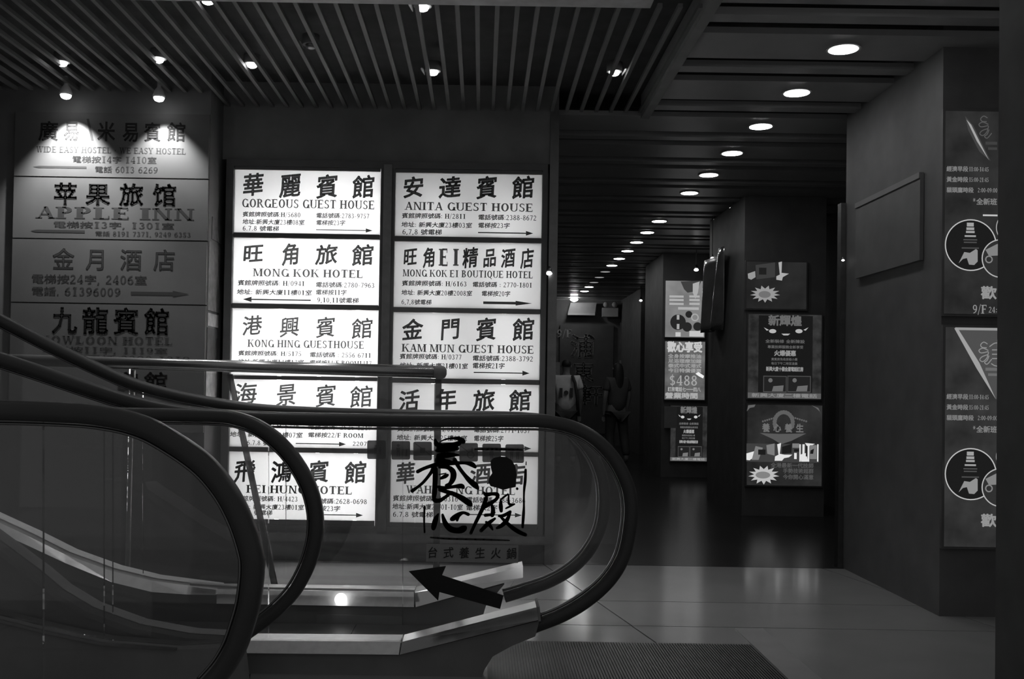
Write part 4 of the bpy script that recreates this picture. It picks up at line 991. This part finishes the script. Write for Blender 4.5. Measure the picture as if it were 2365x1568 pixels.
# ================================================================ TWO PEOPLE
def person(name, x, y, H, label, female):
    rt = root(name, (x, y, 0), label, 'person')
    k = H/1.70
    def skin(nm, joints, edges, m, sub=2, par=rt):
        me = bpy.data.meshes.new(nm); me.from_pydata([(a*k, b*k, c*k) for a, b, c, r, s_ in joints], edges, []); me.update()
        o = bpy.data.objects.new(nm, me); COL.objects.link(o); o.parent = par; me.materials.append(m)
        sk = o.modifiers.new('skin', 'SKIN'); sk.use_smooth_shade = True
        for i, (a, b, c, r, s_) in enumerate(joints): me.skin_vertices[0].data[i].radius = (r*k, s_*k)
        me.skin_vertices[0].data[0].use_root = True
        sb = o.modifiers.new('sub', 'SUBSURF'); sb.levels = sb.render_levels = sub
        return o
    sw = .17 if female else .19
    J = [(0,0,.92,.15,.11), (0,.01,1.08,.135,.10), (0,.01,1.28,.155,.10), (0,0,1.42,.09,.075), (0,0,1.49,.05,.05), (0,-.01,1.58,.072,.085), (0,-.005,1.66,.06,.07),
         (sw,0,1.39,.055,.055), (sw+.05,.01,1.13,.042,.042), (sw+.04,-.06,.90,.032,.032), (sw+.035,-.08,.80,.03,.02),
         (-sw,0,1.39,.055,.055), (-sw-.05,.01,1.13,.042,.042), (-sw-.04,-.06,.90,.032,.032), (-sw-.035,-.08,.80,.03,.02),
         (.10,0,.86,.085,.09), (.11,-.04,.48,.06,.06), (.11,.05,.09,.042,.042), (.115,-.10,.04,.038,.03),
         (-.10,0,.86,.085,.09), (-.11,.05,.48,.06,.06), (-.11,.16,.10,.042,.042), (-.115,.03,.04,.038,.03)]
    ED = [(0,1),(1,2),(2,3),(3,4),(4,5),(5,6),(2,7),(7,8),(8,9),(9,10),(2,11),(11,12),(12,13),(13,14),(0,15),(15,16),(16,17),(17,18),(0,19),(19,20),(20,21),(21,22)]
    sk_m = mat('person_skin', .26, .6); 
    body = skin('body', J, ED, sk_m)
    # fingers
    for sgn in (1, -1):
        bx = sgn*(sw+.035)
        for q, (dx, ln) in enumerate(((-.022, .075), (-.008, .085), (.007, .08), (.02, .065))):
            skin('finger', [(bx+dx, -.08, .785, .009, .009), (bx+dx, -.085, .785-ln*.6, .008, .008), (bx+dx, -.078, .785-ln, .007, .007)], [(0,1),(1,2)], sk_m, 1, body)
        skin('thumb', [(bx-sgn*.022, -.085, .82, .011, .011), (bx-sgn*.04, -.10, .785, .009, .009), (bx-sgn*.042, -.10, .755, .008, .008)], [(0,1),(1,2)], sk_m, 1, body)
    top_m = mat('dark_shirt', .09, .8) if female else mat('white_shirt', .85, .8, var=.1, scale=10)
    top = skin('shirt', [(0,0,.84,.178,.135), (0,.01,1.08,.165,.125), (0,.01,1.28,.18,.125), (0,0,1.42,.10,.09), (sw,0,1.39,.075,.075), (sw+.035,.01,1.20,.068,.068), (-sw,0,1.39,.075,.075), (-sw-.035,.01,1.20,.068,.068)],
         [(0,1),(1,2),(2,3),(2,4),(4,5),(2,6),(6,7)], top_m, 2)
    skin('trousers', [(0,0,.90,.165,.12), (.10,0,.80,.10,.10), (.11,-.04,.48,.08,.08), (.11,.05,.13,.065,.065), (-.10,0,.80,.10,.10), (-.11,.05,.48,.08,.08), (-.11,.16,.14,.065,.065)],
         [(0,1),(1,2),(2,3),(0,4),(4,5),(5,6)], mat('dark_trousers', .06, .8), 2)
    hm = mat('black_hair', .03, .6)
    if female: skin('hair', [(0,.01,1.69,.06,.06), (0,.03,1.60,.095,.10), (0,.05,1.45,.10,.075), (0,.06,1.25,.095,.055), (0,.06,1.12,.06,.03)], [(0,1),(1,2),(2,3),(3,4)], hm)
    else: skin('hair', [(0,.015,1.695,.055,.06), (0,.025,1.63,.088,.09), (0,.035,1.56,.075,.07)], [(0,1),(1,2)], hm)
    # face
    for sx in (-.032, .032): skin('eye', [(sx, -.088, 1.60, .011, .009), (sx, -.080, 1.60, .011, .009)], [(0,1)], mat('eye', .1, .3), 1, body)
    skin('nose', [(0,-.085,1.59,.010,.010), (0,-.105,1.555,.014,.013)], [(0,1)], sk_m, 1, body)
    skin('mouth', [(-.022,-.082,1.52,.006,.007), (.022,-.082,1.52,.006,.007)], [(0,1)], mat('lips', .14, .5), 1, body)
    for sx in (-.078, .078): skin('ear', [(sx,.0,1.605,.012,.018), (sx,.005,1.565,.010,.014)], [(0,1)], sk_m, 1, body)
    return rt
YPn = 14.2
pm = person('person', P(1307, 900, YPn).x, YPn, 1.52, 'person in white T-shirt with dark flag print, seen from behind', False)
pm.rotation_euler.z = R(180)
# print and bag strap on the white shirt
mb = MB(); yb_ = YPn-.135
rect(mb, 1292, 1299, 896, 918, yb_); rect(mb, 1316, 1323, 896, 918, yb_); disc(mb, 1307.5, 907, 5.5, yb_, 9)
pr_ = flat(obj('shirt_print', mb, mat('shirt_ink', .08, .8)))
def adopt(o, par):
    o.parent = par; o.matrix_parent_inverse = (Matrix.Translation(par.location) @ par.rotation_euler.to_matrix().to_4x4()).inverted()
adopt(pr_, pm)
st = obj('bag_strap', MB().tube([P(1322, 868, YPn-.1), P(1328, 884, YPn-.16), P(1333, 920, YPn-.15), P(1336, 960, YPn-.10)], .022, 8), mat('strap', .05, .7), None, True); adopt(st, pm)
pw_ = person('person', P(1425, 900, 14.6).x, 14.6, 1.50, 'dark clothed person with long black hair walking in the corridor', True)
pw_.rotation_euler.z = R(200)

bpy.data.objects.remove(_go); bpy.data.curves.remove(_cu)
